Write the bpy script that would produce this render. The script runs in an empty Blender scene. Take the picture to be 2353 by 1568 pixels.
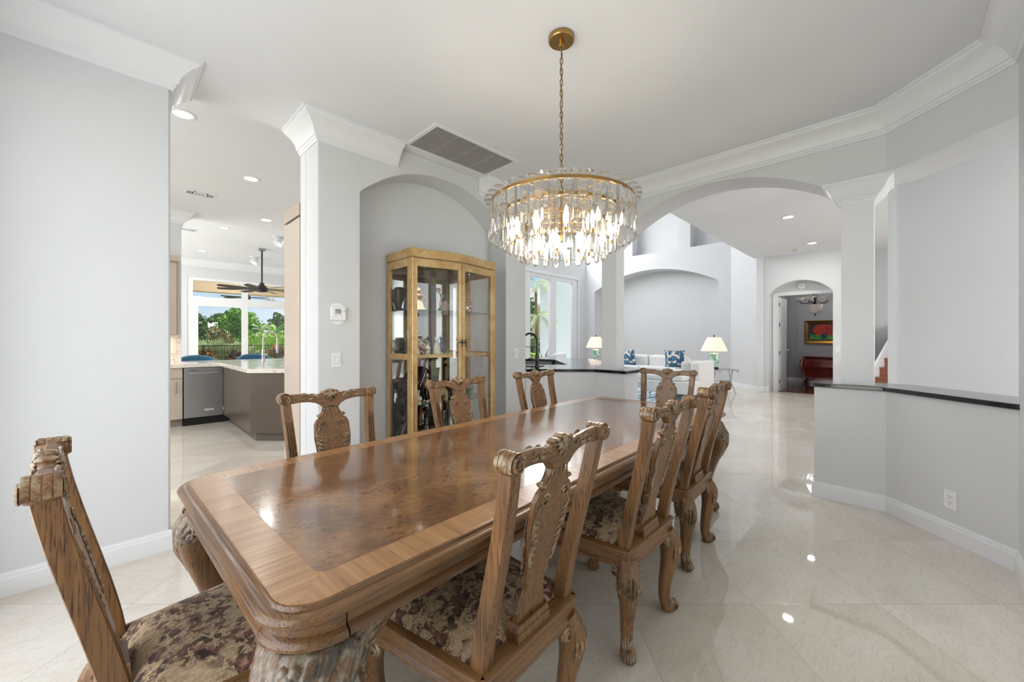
import bpy, math, random
from mathutils import Vector, Matrix
random.seed(7)
SC = bpy.context.scene
COL = SC.collection
PI = math.pi
def rad(a): return a * PI / 180.0
def V(*a): return Vector(a)

# ------------------------------------------------------------------ mesh builder
class MB:
    def __init__(self):
        self.v = []; self.f = []; self.M = None
    def add(self, vs, fs):
        b = len(self.v)
        if self.M is not None:
            vs = [tuple(self.M @ Vector(p)) for p in vs]
        self.v.extend(tuple(p) for p in vs)
        self.f.extend(tuple(b + i for i in f) for f in fs)
    def box(self, x0, y0, z0, x1, y1, z1):
        x0, x1 = min(x0, x1), max(x0, x1); y0, y1 = min(y0, y1), max(y0, y1); z0, z1 = min(z0, z1), max(z0, z1)
        self.add([(x0,y0,z0),(x1,y0,z0),(x1,y1,z0),(x0,y1,z0),(x0,y0,z1),(x1,y0,z1),(x1,y1,z1),(x0,y1,z1)],
                 [(0,3,2,1),(4,5,6,7),(0,1,5,4),(1,2,6,5),(2,3,7,6),(3,0,4,7)])
        return self
    def prism(self, pts, z0, z1, f=None):
        """extrude a 2-D outline (counter-clockwise) from z0 to z1; f maps (a, b, c) to a point"""
        if f is None: f = lambda a, b, c: (a, b, c)
        n = len(pts)
        vs = [f(a, b, z0) for a, b in pts] + [f(a, b, z1) for a, b in pts]
        fs = [tuple(range(n - 1, -1, -1)), tuple(range(n, 2 * n))]
        fs += [(i, (i + 1) % n, n + (i + 1) % n, n + i) for i in range(n)]
        self.add(vs, fs); return self
    def lathe(self, prof, c=(0,0,0), seg=24, sx=1.0, sy=1.0, axis='Z', cap=True):
        vs = []; fs = []
        n = len(prof)
        for r, z in prof:
            for k in range(seg):
                a = 2 * PI * k / seg
                p = (r * math.cos(a) * sx, r * math.sin(a) * sy, z)
                if axis == 'X': p = (p[2], p[0], p[1])
                if axis == 'Y': p = (p[0], p[2], p[1])
                vs.append((c[0] + p[0], c[1] + p[1], c[2] + p[2]))
        for i in range(n - 1):
            for k in range(seg):
                k2 = (k + 1) % seg
                fs.append((i*seg+k, i*seg+k2, (i+1)*seg+k2, (i+1)*seg+k))
        if cap:
            fs.append(tuple(range(seg - 1, -1, -1)))
            fs.append(tuple((n-1)*seg + k for k in range(seg)))
        self.add(vs, fs); return self
    def ball(self, c, rx, ry=None, rz=None, seg=14, rings=9):
        ry = rx if ry is None else ry; rz = rx if rz is None else rz
        prof = []
        vs = [(c[0], c[1], c[2] - rz)]; fs = []
        for i in range(1, rings):
            t = -PI/2 + PI * i / rings
            for k in range(seg):
                a = 2*PI*k/seg
                vs.append((c[0]+rx*math.cos(t)*math.cos(a), c[1]+ry*math.cos(t)*math.sin(a), c[2]+rz*math.sin(t)))
        vs.append((c[0], c[1], c[2] + rz))
        for k in range(seg):
            fs.append((0, 1+(k+1)%seg, 1+k))
        for i in range(rings-2):
            for k in range(seg):
                a0 = 1+i*seg; a1 = a0+seg
                fs.append((a0+k, a0+(k+1)%seg, a1+(k+1)%seg, a1+k))
        top = len(vs)-1; a0 = 1+(rings-2)*seg
        for k in range(seg):
            fs.append((a0+k, a0+(k+1)%seg, top))
        self.add(vs, fs); return self
    def tube(self, pts, r, seg=8, sec=None, up=None, cap=True, closed=False):
        """sweep a round (or sec = list of 2-D points, scaled by r) section along pts; r number or list"""
        pts = [Vector(p) for p in pts]; n = len(pts)
        rs = r if isinstance(r, (list, tuple)) else [r]*n
        if sec is None:
            sec = [(math.cos(2*PI*k/seg), math.sin(2*PI*k/seg)) for k in range(seg)]
        m = len(sec); vs = []; fs = []
        nrm = None
        for i in range(n):
            if closed: t = (pts[(i+1)%n]-pts[i-1])
            else: t = pts[min(i+1,n-1)]-pts[max(i-1,0)]
            t.normalize()
            if nrm is None:
                nrm = Vector(up) if up is not None else (Vector((0,0,1)) if abs(t.z) < .9 else Vector((1,0,0)))
            nrm = nrm - t*nrm.dot(t)
            if nrm.length < 1e-6: nrm = t.orthogonal()
            nrm.normalize()
            bi = t.cross(nrm)
            ri = rs[i]
            for a, b in sec:
                if isinstance(ri, (tuple, list)): vs.append(pts[i] + nrm*a*ri[0] + bi*b*ri[1])
                else: vs.append(pts[i] + nrm*a*ri + bi*b*ri)
        for i in range(n if closed else n-1):
            j = (i+1) % n
            for k in range(m):
                k2 = (k+1)%m
                fs.append((i*m+k, i*m+k2, j*m+k2, j*m+k))
        if cap and not closed:
            fs.append(tuple(range(m-1,-1,-1))); fs.append(tuple((n-1)*m+k for k in range(m)))
        self.add(vs, fs); return self
    def sweep(self, path, prof, side=1, closed=False, ends=True):
        """mitred sweep of a profile [(offset, z)] along a plan path; offset to the left of travel when side = 1"""
        n = len(path); offs = []
        P = [Vector((p[0], p[1])) for p in path]
        for i in range(n):
            if closed: a, b = P[i]-P[i-1], P[(i+1)%n]-P[i]
            else:
                a = P[i]-P[i-1] if i > 0 else P[1]-P[0]
                b = P[i+1]-P[i] if i < n-1 else P[n-1]-P[n-2]
            a.normalize(); b.normalize()
            na = Vector((-a.y, a.x))*side; nb = Vector((-b.y, b.x))*side
            m = (na+nb)
            m = m / max(1e-6, m.dot(na)) if m.length > 1e-6 else na
            offs.append(m)
        vs = []; fs = []; k = len(prof)
        for i in range(n):
            for d, z in prof:
                q = P[i]+offs[i]*d
                vs.append((q.x, q.y, z))
        for i in range(n if closed else n-1):
            j = (i+1) % n
            for q in range(k-1):
                fs.append((i*k+q, j*k+q, j*k+q+1, i*k+q+1))
            fs.append((i*k+k-1, j*k+k-1, j*k, i*k))
        if ends and not closed:
            fs.append(tuple(range(k-1,-1,-1))); fs.append(tuple((n-1)*k+q for q in range(k)))
        self.add(vs, fs); return self
    def grid(self, nu, nv, fn, closed_u=False):
        vs = [fn(i, j) for j in range(nv) for i in range(nu)]
        fs = []
        for j in range(nv-1):
            for i in range(nu if closed_u else nu-1):
                i2 = (i+1) % nu
                fs.append((j*nu+i, j*nu+i2, (j+1)*nu+i2, (j+1)*nu+i))
        self.add(vs, fs); return self
    def build(self, name, mat, parent=None, smooth=True, ang=38, bevel=0, bseg=2, sub=0, solid=0, loc=None):
        me = bpy.data.meshes.new(name)
        me.from_pydata(self.v, [], self.f); me.validate(); me.update()
        import bmesh
        bm = bmesh.new(); bm.from_mesh(me)
        bmesh.ops.recalc_face_normals(bm, faces=bm.faces)
        bm.to_mesh(me); bm.free()
        if smooth:
            me.polygons.foreach_set('use_smooth', [True]*len(me.polygons))
            if not sub: me.set_sharp_from_angle(angle=rad(ang))
        o = bpy.data.objects.new(name, me); COL.objects.link(o)
        if isinstance(mat, (list, tuple)):
            for m in mat: me.materials.append(m)
        else: me.materials.append(mat)
        if parent is not None: o.parent = parent
        if loc is not None: o.location = loc
        if solid:
            s = o.modifiers.new('solid', 'SOLIDIFY'); s.thickness = solid; s.offset = 0
        if bevel:
            b = o.modifiers.new('bevel', 'BEVEL'); b.width = bevel; b.segments = bseg; b.limit_method = 'ANGLE'; b.angle_limit = rad(40)
            b.harden_normals = False
        if sub:
            s = o.modifiers.new('sub', 'SUBSURF'); s.levels = sub; s.render_levels = sub
        return o

def tag(o, label=None, cat=None, group=None, kind=None):
    if label: o['label'] = label
    if cat: o['category'] = cat
    if group: o['group'] = group
    if kind: o['kind'] = kind
    return o
def thing(name, label, cat, loc=(0,0,0), rz=0, group=None):
    o = bpy.data.objects.new(name, None); COL.objects.link(o)
    o.location = loc; o.rotation_euler = (0,0,rz); o.empty_display_size = .1
    return tag(o, label, cat, group)
def struct(name, mb, mat, **k):
    return tag(mb.build(name, mat, **k), kind='structure')
KIDS = {}
def copy_tree(o, parent=None):
    c = o.copy(); COL.objects.link(c)
    if parent is not None: c.parent = parent
    for ch in list(o.children): copy_tree(ch, c)
    return c
def dup(root, loc, rz=0, label=None, group=None):
    r = copy_tree(root); r.location = loc; r.rotation_euler = (0,0,rz)
    if label: r['label'] = label
    if group: r['group'] = group
    return r
def label(o, text): o['label'] = text; return o
def arc_pts(c, half, z0, z1, n=24):
    """segmental arch from (c-half, z0) over (c, z1) to (c+half, z0)"""
    rise = z1 - z0; R = (half*half + rise*rise) / (2*rise); cz = z1 - R
    a0 = math.asin(half / R)
    return [(c + R*math.sin(-a0 + 2*a0*i/n), cz + R*math.cos(-a0 + 2*a0*i/n)) for i in range(n+1)]
def smooth_path(pts, n=6):
    """Catmull-Rom through the points (tuples of any length)"""
    out = []; m = len(pts)
    for i in range(m-1):
        p0 = pts[max(i-1,0)]; p1 = pts[i]; p2 = pts[i+1]; p3 = pts[min(i+2,m-1)]
        for k in range(n):
            t = k/n
            out.append(tuple(.5*((2*b)+(-a+c)*t+(2*a-5*b+4*c-d)*t*t+(-a+3*b-3*c+d)*t**3) for a,b,c,d in zip(p0,p1,p2,p3)))
    out.append(tuple(pts[-1])); return out

# ------------------------------------------------------------------ materials
class N:
    """tiny node-tree helper"""
    def __init__(self, name):
        self.m = bpy.data.materials.new(name); self.m.use_nodes = True
        self.t = self.m.node_tree; self.n = self.t.nodes; self.l = self.t.links
        self.b = self.n['Principled BSDF']; self.out = self.n['Material Output']
    def node(self, typ, **kw):
        nd = self.n.new(typ)
        for k, v in kw.items():
            if k.startswith('i_'): nd.inputs[k[2:].replace('_',' ')].default_value = v
            else: setattr(nd, k, v)
        return nd
    def link(self, a, b): self.l.new(a, b)
    def coord(self, kind='Object'): return self.node('ShaderNodeTexCoord').outputs[kind]
    def mapping(self, src, scale=(1,1,1), rot=(0,0,0), loc=(0,0,0)):
        m = self.node('ShaderNodeMapping'); m.inputs['Scale'].default_value = scale; m.inputs['Rotation'].default_value = rot
        m.inputs['Location'].default_value = loc
        self.link(src, m.inputs['Vector']); return m.outputs['Vector']
    def noise(self, vec, scale=5, detail=4, rough=.55, dist=0):
        n = self.node('ShaderNodeTexNoise'); n.inputs['Scale'].default_value = scale; n.inputs['Detail'].default_value = detail
        n.inputs['Roughness'].default_value = rough; n.inputs['Distortion'].default_value = dist
        self.link(vec, n.inputs['Vector']); return n.outputs['Fac']
    def ramp(self, fac, stops):
        r = self.node('ShaderNodeValToRGB'); e = r.color_ramp.elements
        while len(e) < len(stops): e.new(.5)
        for i, (p, c) in enumerate(stops):
            e[i].position = p; e[i].color = (c[0], c[1], c[2], 1) if isinstance(c, (tuple, list)) else (c, c, c, 1)
        self.link(fac, r.inputs['Fac']); return r.outputs['Color']
    def mix(self, fac, a, b, blend='MIX'):
        m = self.node('ShaderNodeMix', data_type='RGBA', blend_type=blend)
        for key, val in (('Factor', fac), ('A', a), ('B', b)):
            sock = [s for s in m.inputs if s.name == key and (s.type == 'RGBA' if key != 'Factor' else s.type == 'VALUE')][0]
            if hasattr(val, 'is_linked') or hasattr(val, 'links'): self.link(val, sock)
            else: sock.default_value = val if key == 'Factor' else (val[0], val[1], val[2], 1)
        return [s for s in m.outputs if s.type == 'RGBA'][0]
    def math(self, op, a, b=None, c=None):
        m = self.node('ShaderNodeMath', operation=op)
        for i, x in enumerate((a, b, c)):
            if x is None: continue
            if hasattr(x, 'links'): self.link(x, m.inputs[i])
            else: m.inputs[i].default_value = x
        return m.outputs[0]
    def sep(self, vec):
        s = self.node('ShaderNodeSeparateXYZ'); self.link(vec, s.inputs[0]); return s.outputs
    def comb(self, x, y, z):
        c = self.node('ShaderNodeCombineXYZ')
        for i, q in enumerate((x, y, z)):
            if hasattr(q, 'links'): self.link(q, c.inputs[i])
            else: c.inputs[i].default_value = q
        return c.outputs[0]
    def set(self, **kw):
        for k, v in kw.items():
            key = {'color':'Base Color','rough':'Roughness','metal':'Metallic','coat':'Coat Weight','coatr':'Coat Roughness','spec':'Specular IOR Level',
                   'trans':'Transmission Weight','ior':'IOR','emit':'Emission Color','estr':'Emission Strength','alpha':'Alpha','sheen':'Sheen Weight'}[k]
            s = self.b.inputs[key]
            if hasattr(v, 'links'): self.link(v, s)
            elif k in ('color','emit'): s.default_value = (v[0], v[1], v[2], 1)
            else: s.default_value = v
        return self
    def bump(self, h, strength=.2, dist=.01):
        b = self.node('ShaderNodeBump'); b.inputs['Strength'].default_value = strength; b.inputs['Distance'].default_value = dist
        self.link(h, b.inputs['Height']); self.link(b.outputs[0], self.b.inputs['Normal']); return self

def s2l(r, g, b):
    f = lambda c: (c/255/12.92) if c/255 <= .04045 else ((c/255+.055)/1.055)**2.4
    return (f(r), f(g), f(b))
MATS = {}
def plain(name, rgb, rough=.5, metal=0, coat=0, spec=.5, var=.06, scale=12, bump=0, bscale=60):
    """a surface with slight procedural variation of its colour"""
    if name in MATS: return MATS[name]
    n = N(name); c = s2l(*rgb); co = n.coord()
    f = n.noise(co, scale, 4)
    lo = tuple(max(0, x*(1-var)) for x in c); hi = tuple(min(1, x*(1+var)) for x in c)
    n.set(color=n.ramp(f, [(.3, lo), (.7, hi)]), rough=rough, metal=metal, coat=coat, spec=spec)
    if bump: n.bump(n.noise(co, bscale, 3), bump, .004)
    MATS[name] = n.m; return n.m
def emit(name, rgb, strength):
    n = N(name); c = s2l(*rgb)
    n.set(color=c, emit=c, estr=strength, rough=.4); return n.m

def wood_mat(name, light, mid, dark, streak=.5, rough=.32, coat=.25, axis='Z', scale=1.0, fleck=(.56, .68), frame=None):
    n = N(name); co = n.coord()
    if frame is not None:      # grain follows the sides of a rectangular frame (centre x, y, half sizes)
        cx, cy, hx, hy = frame; x, y, z = n.sep(co); axis = 'X'
        xx = n.math('SUBTRACT', x, cx); yy = n.math('SUBTRACT', y, cy)
        k = n.math('GREATER_THAN', n.math('SUBTRACT', n.math('ABSOLUTE', xx), hx), n.math('SUBTRACT', n.math('ABSOLUTE', yy), hy))
        i = n.math('SUBTRACT', 1, k)
        co = n.comb(n.math('ADD', n.math('MULTIPLY', xx, i), n.math('MULTIPLY', yy, k)), n.math('ADD', n.math('MULTIPLY', yy, i), n.math('MULTIPLY', xx, k)), z)
    sc = {'Z':(52,52,1.8), 'X':(1.8,52,52), 'Y':(52,1.8,52)}[axis]
    m1 = n.mapping(co, tuple(s*scale for s in sc))
    f1 = n.noise(m1, 1.0, 5, .6, .6)
    base = n.ramp(f1, [(.25, s2l(*mid)), (.75, s2l(*light))])
    m2 = n.mapping(co, tuple(s*scale*(6.2 if s > 10 else 3.4) for s in sc))
    f2 = n.noise(m2, 1.0, 1.5, .6)
    f3 = n.noise(co, 7.0*scale, 4, .6)
    w = n.math('MULTIPLY', n.ramp(f2, [(fleck[0], 0), (fleck[1], 1)]), n.ramp(f3, [(.36, .35), (.62, 1)]))
    w = n.math('MULTIPLY', w, streak)
    n.set(color=n.mix(w, base, s2l(*dark)), rough=rough, coat=coat, coatr=.15)
    n.bump(f2, .12, .002)
    MATS[name] = n.m; return n.m

# room surfaces
def wall_mat(name, rgb, bump=.06, rough=.55):
    n = N(name); co = n.coord(); c = s2l(*rgb)
    f = n.noise(co, 1.3, 3)
    n.set(color=n.ramp(f, [(.3, tuple(x*.97 for x in c)), (.7, c)]), rough=rough, spec=.3)
    n.bump(n.noise(co, 170, 2), bump, .002); MATS[name] = n.m; return n.m
M_WALL = wall_mat('painted_wall', (216, 217, 219))
M_CEIL = wall_mat('painted_ceiling', (228, 229, 231), .05, .7)
M_TRIM = wall_mat('trim_paint', (231, 232, 234), .01, .32)
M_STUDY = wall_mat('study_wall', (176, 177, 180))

def marble():
    n = N('marble_tiles'); co = n.coord()
    # tile grid turned 45 degrees to the room
    a = rad(44.6); TS = .608; F0, R0 = 1.9287, 1.1807
    x, y, z = n.sep(co)
    fw = n.math('ADD', n.math('MULTIPLY', x, math.cos(a)), n.math('MULTIPLY', y, math.sin(a)))
    rt = n.math('SUBTRACT', n.math('MULTIPLY', x, math.sin(a)), n.math('MULTIPLY', y, math.cos(a)))
    p = n.math('DIVIDE', n.math('SUBTRACT', fw, F0), TS); q = n.math('DIVIDE', n.math('SUBTRACT', rt, R0), TS)
    ip = n.math('FLOOR', p); iq = n.math('FLOOR', q)
    fp = n.math('FRACT', p); fq = n.math('FRACT', q)
    ep = n.math('MINIMUM', fp, n.math('SUBTRACT', 1, fp)); eq = n.math('MINIMUM', fq, n.math('SUBTRACT', 1, fq))
    edge = n.math('MINIMUM', ep, eq)
    grout = n.ramp(edge, [(0.0, 1), (.0022, 1), (.0036, 0)])
    wn = n.node('ShaderNodeTexWhiteNoise'); wn.noise_dimensions = '3D'
    n.link(n.comb(ip, iq, 0.0), wn.inputs['Vector'])
    rnd = wn.outputs['Value']; rc = wn.outputs['Color']
    # per-tile shifted cloudy veining, drawn out along the tile diagonal
    sh = n.node('ShaderNodeVectorMath', operation='SCALE'); n.link(rc, sh.inputs[0]); sh.inputs['Scale'].default_value = 9.0
    ad = n.node('ShaderNodeVectorMath', operation='ADD'); n.link(co, ad.inputs[0]); n.link(sh.outputs[0], ad.inputs[1])
    mv = n.mapping(ad.outputs[0], (1.0, 4.2, 1), (0, 0, rad(20)))
    big = n.noise(n.mapping(ad.outputs[0], (1, 2, 1), (0,0,rad(20))), 2.2, 5, .6, .5)
    fine = n.noise(mv, 14, 6, .7, .8)
    speck = n.noise(n.mapping(ad.outputs[0], (1, 3, 1), (0,0,rad(20))), 55, 3, .6)
    base = n.ramp(big, [(.25, s2l(222, 213, 201)), (.5, s2l(231, 225, 216)), (.75, s2l(237, 233, 227))])
    base = n.mix(n.math('MULTIPLY', n.ramp(fine, [(.50, 0), (.72, 1)]), .36), base, s2l(190, 177, 160))
    base = n.mix(n.math('MULTIPLY', n.ramp(speck, [(.56, 0), (.68, 1)]), .28), base, s2l(164, 152, 136))
    tone = n.ramp(rnd, [(0, s2l(226, 218, 206)), (.5, s2l(240, 236, 230)), (1, s2l(250, 248, 244))])
    base = n.mix(.55, base, n.mix(1.0, base, tone, 'MULTIPLY'))
    col = n.mix(n.math('MULTIPLY', grout, .75), base, s2l(150, 140, 126))
    n.set(color=col, rough=n.math('ADD', n.math('MULTIPLY', grout, .3), n.math('MULTIPLY', n.ramp(fine, [(.3, .012), (.8, .035)]), 1.0)), spec=1.0, coat=.0)
    MATS['marble'] = n.m; return n.m
M_FLOOR = marble()

# antique carved furniture
M_CHAIR = wood_mat('distressed_walnut', (140, 100, 60), (104, 71, 40), (36, 25, 17), .95, .4, .1, fleck=(.52, .68))
M_CHAIRX = wood_mat('distressed_walnut_crosswise', (140, 100, 60), (104, 71, 40), (36, 25, 17), .95, .4, .1, axis='X', fleck=(.52, .68))
M_TWOOD = wood_mat('table_walnut', (134, 96, 58), (98, 67, 38), (38, 27, 18), .95, .34, .25, scale=.9, fleck=(.51, .67), frame=(0, 0, 1.5135, .556))
M_TLEG = wood_mat('table_leg_walnut', (134, 96, 58), (98, 67, 38), (38, 27, 18), .95, .36, .2, axis='Z', scale=.9, fleck=(.51, .67))
M_CHAIRF = wood_mat('distressed_walnut_frame', (140, 100, 60), (104, 71, 40), (36, 25, 17), .95, .4, .1, fleck=(.52, .68), frame=(0, .213, .25, .241))
def carve_mat(name, silver=(164, 148, 118), brown=(124, 86, 50), dark=(44, 32, 22)):
    n = N(name); co = n.coord()
    f = n.noise(co, 46, 5, .65, .6); g = n.noise(co, 22, 3, .6); h = n.noise(co, 120, 3, .6)
    c = n.mix(n.ramp(f, [(.42, 0), (.62, 1)]), s2l(*brown), s2l(*silver))
    c = n.mix(n.math('MULTIPLY', n.ramp(g, [(.52, 0), (.62, 1)]), .7), c, s2l(*dark))
    c = n.mix(n.math('MULTIPLY', n.ramp(h, [(.55, 0), (.7, 1)]), .5), c, s2l(*dark))
    n.set(color=c, rough=.36, coat=.25, coatr=.2)
    MATS[name] = n.m; return n.m
M_CARVE = carve_mat('antiqued_carving')
M_CARVE_T = carve_mat('antiqued_table_carving', (138, 130, 112), (116, 84, 56), (42, 33, 26))

def tapestry():
    n = N('floral_tapestry'); co = n.coord()
    weave = n.noise(n.mapping(co, (260, 40, 40)), 1, 2)
    base = n.mix(n.ramp(weave, [(.4, 0), (.6, 1)]), s2l(158, 134, 104), s2l(180, 156, 124))
    big = n.noise(co, 5.2, 3, .5, .4)
    v = n.node('ShaderNodeTexVoronoi', feature='F1'); v.inputs['Scale'].default_value = 17
    wob = n.node('ShaderNodeVectorMath', operation='ADD')
    nz = n.node('ShaderNodeTexNoise'); nz.inputs['Scale'].default_value = 24; nz.inputs['Detail'].default_value = 3; n.link(co, nz.inputs['Vector'])
    sc = n.node('ShaderNodeVectorMath', operation='SCALE'); sc.inputs['Scale'].default_value = .09; n.link(nz.outputs['Color'], sc.inputs[0])
    n.link(co, wob.inputs[0]); n.link(sc.outputs[0], wob.inputs[1]); n.link(wob.outputs[0], v.inputs['Vector'])
    petal = n.ramp(v.outputs['Distance'], [(.34, 1), (.44, 0)])
    area = n.ramp(big, [(.42, 0), (.48, 1)])
    hue = n.ramp(n.noise(co, 15, 2), [(.30, s2l(48, 30, 29)), (.42, s2l(88, 48, 45)), (.50, s2l(128, 84, 72)), (.58, s2l(82, 66, 46)), (.70, s2l(164, 120, 104))])
    # leaf sprays round the blooms
    lv = n.noise(wob.outputs[0], 42, 3, .6, .5); lf = n.noise(co, 9, 3, .6)
    spray = n.math('MULTIPLY', n.ramp(lv, [(.50, 0), (.535, 1)]), n.ramp(lf, [(.40, 0), (.50, 1)]))
    c = n.mix(n.math('MULTIPLY', spray, .9), base, n.mix(n.ramp(n.noise(co, 21, 2), [(.42, 0), (.56, 1)]), s2l(54, 40, 34), s2l(104, 66, 54)))
    tw = n.noise(wob.outputs[0], 26, 5, .7, 1.4)
    twig = n.math('MULTIPLY', n.ramp(tw, [(.475, 0), (.5, 1), (.525, 0)]), n.ramp(lf, [(.3, .2), (.5, 1)]))
    c = n.mix(n.math('MULTIPLY', twig, .8), c, s2l(64, 46, 38))
    c = n.mix(n.math('MULTIPLY', petal, area), c, hue)
    rim = n.math('MULTIPLY', n.ramp(v.outputs['Distance'], [(.30, 0), (.37, 1), (.44, 0)]), area)
    c = n.mix(n.math('MULTIPLY', rim, .7), c, s2l(44, 30, 28))
    ct = n.math('MULTIPLY', n.ramp(v.outputs['Distance'], [(.08, 1), (.2, 0)]), area)
    c = n.mix(n.math('MULTIPLY', ct, .6), c, s2l(186, 146, 124))
    dk = n.noise(wob.outputs[0], 17, 4, .6, .7)
    c = n.mix(n.math('MULTIPLY', n.ramp(dk, [(.55, 0), (.60, 1)]), n.ramp(big, [(.42, .15), (.52, .95)])), c, s2l(42, 28, 27))
    n.set(color=c, rough=.85, spec=.2, sheen=.15); n.bump(weave, .25, .001)
    MATS['tapestry'] = n.m; return n.m
M_SEAT = tapestry()

def burl():
    n = N('burl_veneer'); co = n.coord()
    a = n.noise(co, 3.1, 6, .6, 1.2); b = n.noise(n.mapping(co, (1, 2.2, 1)), 9, 5, .62, 1.6)
    c = n.ramp(a, [(.28, s2l(92, 64, 42)), (.48, s2l(122, 86, 56)), (.7, s2l(152, 112, 74))])
    c = n.mix(n.math('MULTIPLY', n.ramp(b, [(.5, 0), (.7, 1)]), .5), c, s2l(86, 58, 40))
    v = n.node('ShaderNodeTexVoronoi', feature='F1'); v.inputs['Scale'].default_value = 46; v.inputs['Randomness'].default_value = 1
    nz = n.node('ShaderNodeTexNoise'); nz.inputs['Scale'].default_value = 12; n.link(co, nz.inputs['Vector'])
    wob = n.node('ShaderNodeVectorMath', operation='ADD'); sc = n.node('ShaderNodeVectorMath', operation='SCALE'); sc.inputs['Scale'].default_value = .06
    n.link(nz.outputs['Color'], sc.inputs[0]); n.link(n.mapping(co, (.75, 1.3, 1)), wob.inputs[0]); n.link(sc.outputs[0], wob.inputs[1]); n.link(wob.outputs[0], v.inputs['Vector'])
    knots = n.math('MULTIPLY', n.ramp(v.outputs['Distance'], [(.10, 1), (.46, 0)]), n.ramp(n.noise(co, 6.3, 4, .7), [(.44, 0), (.60, 1)]))
    c = n.mix(n.math('MULTIPLY', knots, .85), c, s2l(54, 36, 25))
    wv = n.node('ShaderNodeTexWave', wave_type='BANDS', bands_direction='DIAGONAL'); wv.inputs['Scale'].default_value = 15; wv.inputs['Distortion'].default_value = 22; wv.inputs['Detail'].default_value = 2; wv.inputs['Detail Scale'].default_value = .35
    n.link(co, wv.inputs['Vector'])
    c = n.mix(n.math('MULTIPLY', n.ramp(wv.outputs['Fac'], [(.0, 1), (.35, 0)]), .16), c, s2l(80, 52, 34))
    x, y, z = n.sep(co)
    seam = None
    for s in (-.545, -.055, .435):
        d = n.math('ABSOLUTE', n.math('SUBTRACT', x, s)); k = n.math('LESS_THAN', d, .0014)
        seam = k if seam is None else n.math('MAXIMUM', seam, k)
    c = n.mix(n.math('MULTIPLY', seam, .9), c, s2l(38, 24, 16))
    n.set(color=c, rough=.17, spec=.55, coat=.5, coatr=.08)
    n.bump(n.noise(co, 60, 3), .012, .002)
    MATS['burl'] = n.m; return n.m
def crossband(hx, hy):
    n = N('crossband_veneer'); co = n.coord(); x, y, z = n.sep(co)
    endm = n.math('GREATER_THAN', n.math('SUBTRACT', n.math('ABSOLUTE', x), hx), n.math('SUBTRACT', n.math('ABSOLUTE', y), hy))
    sidev = n.noise(n.mapping(co, (70, 2.5, 1)), 1, 4, .6, .3); endv = n.noise(n.mapping(co, (2.5, 70, 1)), 1, 4, .6, .3)
    g = n.mix(endm, sidev, endv)
    sb = n.noise(n.mapping(co, (7, .5, 1)), 1, 2); eb = n.noise(n.mapping(co, (.5, 7, 1)), 1, 2)
    g2 = n.mix(endm, sb, eb)
    c = n.ramp(g, [(.28, s2l(122, 86, 54)), (.45, s2l(156, 114, 74)), (.7, s2l(180, 138, 94))])
    c = n.mix(n.math('MULTIPLY', n.ramp(g2, [(.4, 0), (.65, 1)]), .25), c, s2l(130, 92, 58))
    seam = None
    for s in (-.545, -.055, .435):
        k = n.math('LESS_THAN', n.math('ABSOLUTE', n.math('SUBTRACT', x, s)), .0014)
        seam = k if seam is None else n.math('MAXIMUM', seam, k)
    c = n.mix(n.math('MULTIPLY', seam, .9), c, s2l(38, 24, 16))
    n.set(color=c, rough=.3, spec=.5, coat=.3, coatr=.2); n.bump(g, .06, .001)
    MATS['crossband'] = n.m; return n.m

def gold_leaf():
    n = N('gold_leaf'); co = n.coord()
    f = n.noise(co, 5, 7, .72, .6); g = n.noise(co, 44, 4, .7)
    c = n.ramp(f, [(.3, s2l(176, 138, 86)), (.47, s2l(198, 162, 108)), (.62, s2l(214, 184, 134)), (.78, s2l(190, 170, 132))])
    c = n.mix(n.math('MULTIPLY', n.ramp(g, [(.5, 0), (.72, 1)]), .3), c, s2l(164, 132, 88))
    n.set(color=c, rough=.36, metal=.35, coat=.2, coatr=.2); MATS['gold_leaf'] = n.m; return n.m
M_GOLD = gold_leaf()
def brass(name='brushed_brass', rgb=(186, 148, 92), rough=.28):
    n = N(name); f = n.noise(n.mapping(n.coord(), (60, 60, 4)), 1, 3)
    c = s2l(*rgb)
    n.set(color=n.ramp(f, [(.3, tuple(x*.85 for x in c)), (.7, c)]), metal=1.0, rough=rough); MATS[name] = n.m; return n.m
M_BRASS = brass()
def steel(name, rgb, rough, stretch=(2, 2, 90)):
    n = N(name); f = n.noise(n.mapping(n.coord(), stretch), 1, 3); c = s2l(*rgb)
    n.set(color=n.ramp(f, [(.3, tuple(x*.9 for x in c)), (.7, c)]), metal=1.0, rough=rough); MATS[name] = n.m; return n.m
M_STEEL = steel('stainless_steel', (172, 174, 176), .3)
M_CHROME = steel('polished_nickel', (206, 206, 204), .12)

def thin_glass(name, tint=(.97, .985, .985), refl=1.0):
    n = N(name)
    n.n.remove(n.b)
    tr = n.node('ShaderNodeBsdfTransparent'); tr.inputs[0].default_value = (*tint, 1)
    gl = n.node('ShaderNodeBsdfGlossy'); gl.inputs['Roughness'].default_value = .0
    lw = n.node('ShaderNodeLayerWeight'); lw.inputs['Blend'].default_value = .5
    f = n.math('MULTIPLY', n.math('ADD', n.math('MULTIPLY', n.math('POWER', lw.outputs['Facing'], 5.0), .9), .045), refl)
    mx = n.node('ShaderNodeMixShader'); n.link(f, mx.inputs[0]); n.link(tr.outputs[0], mx.inputs[1]); n.link(gl.outputs[0], mx.inputs[2])
    n.link(mx.outputs[0], n.out.inputs[0]); MATS[name] = n.m; return n.m
M_GLASS = thin_glass('window_glass')
M_CABGLASS = thin_glass('cabinet_glass', (.97, .97, .96), 1.1)
M_SHELFGLASS = thin_glass('shelf_glass', (.86, .93, .91), 1.0)
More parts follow.
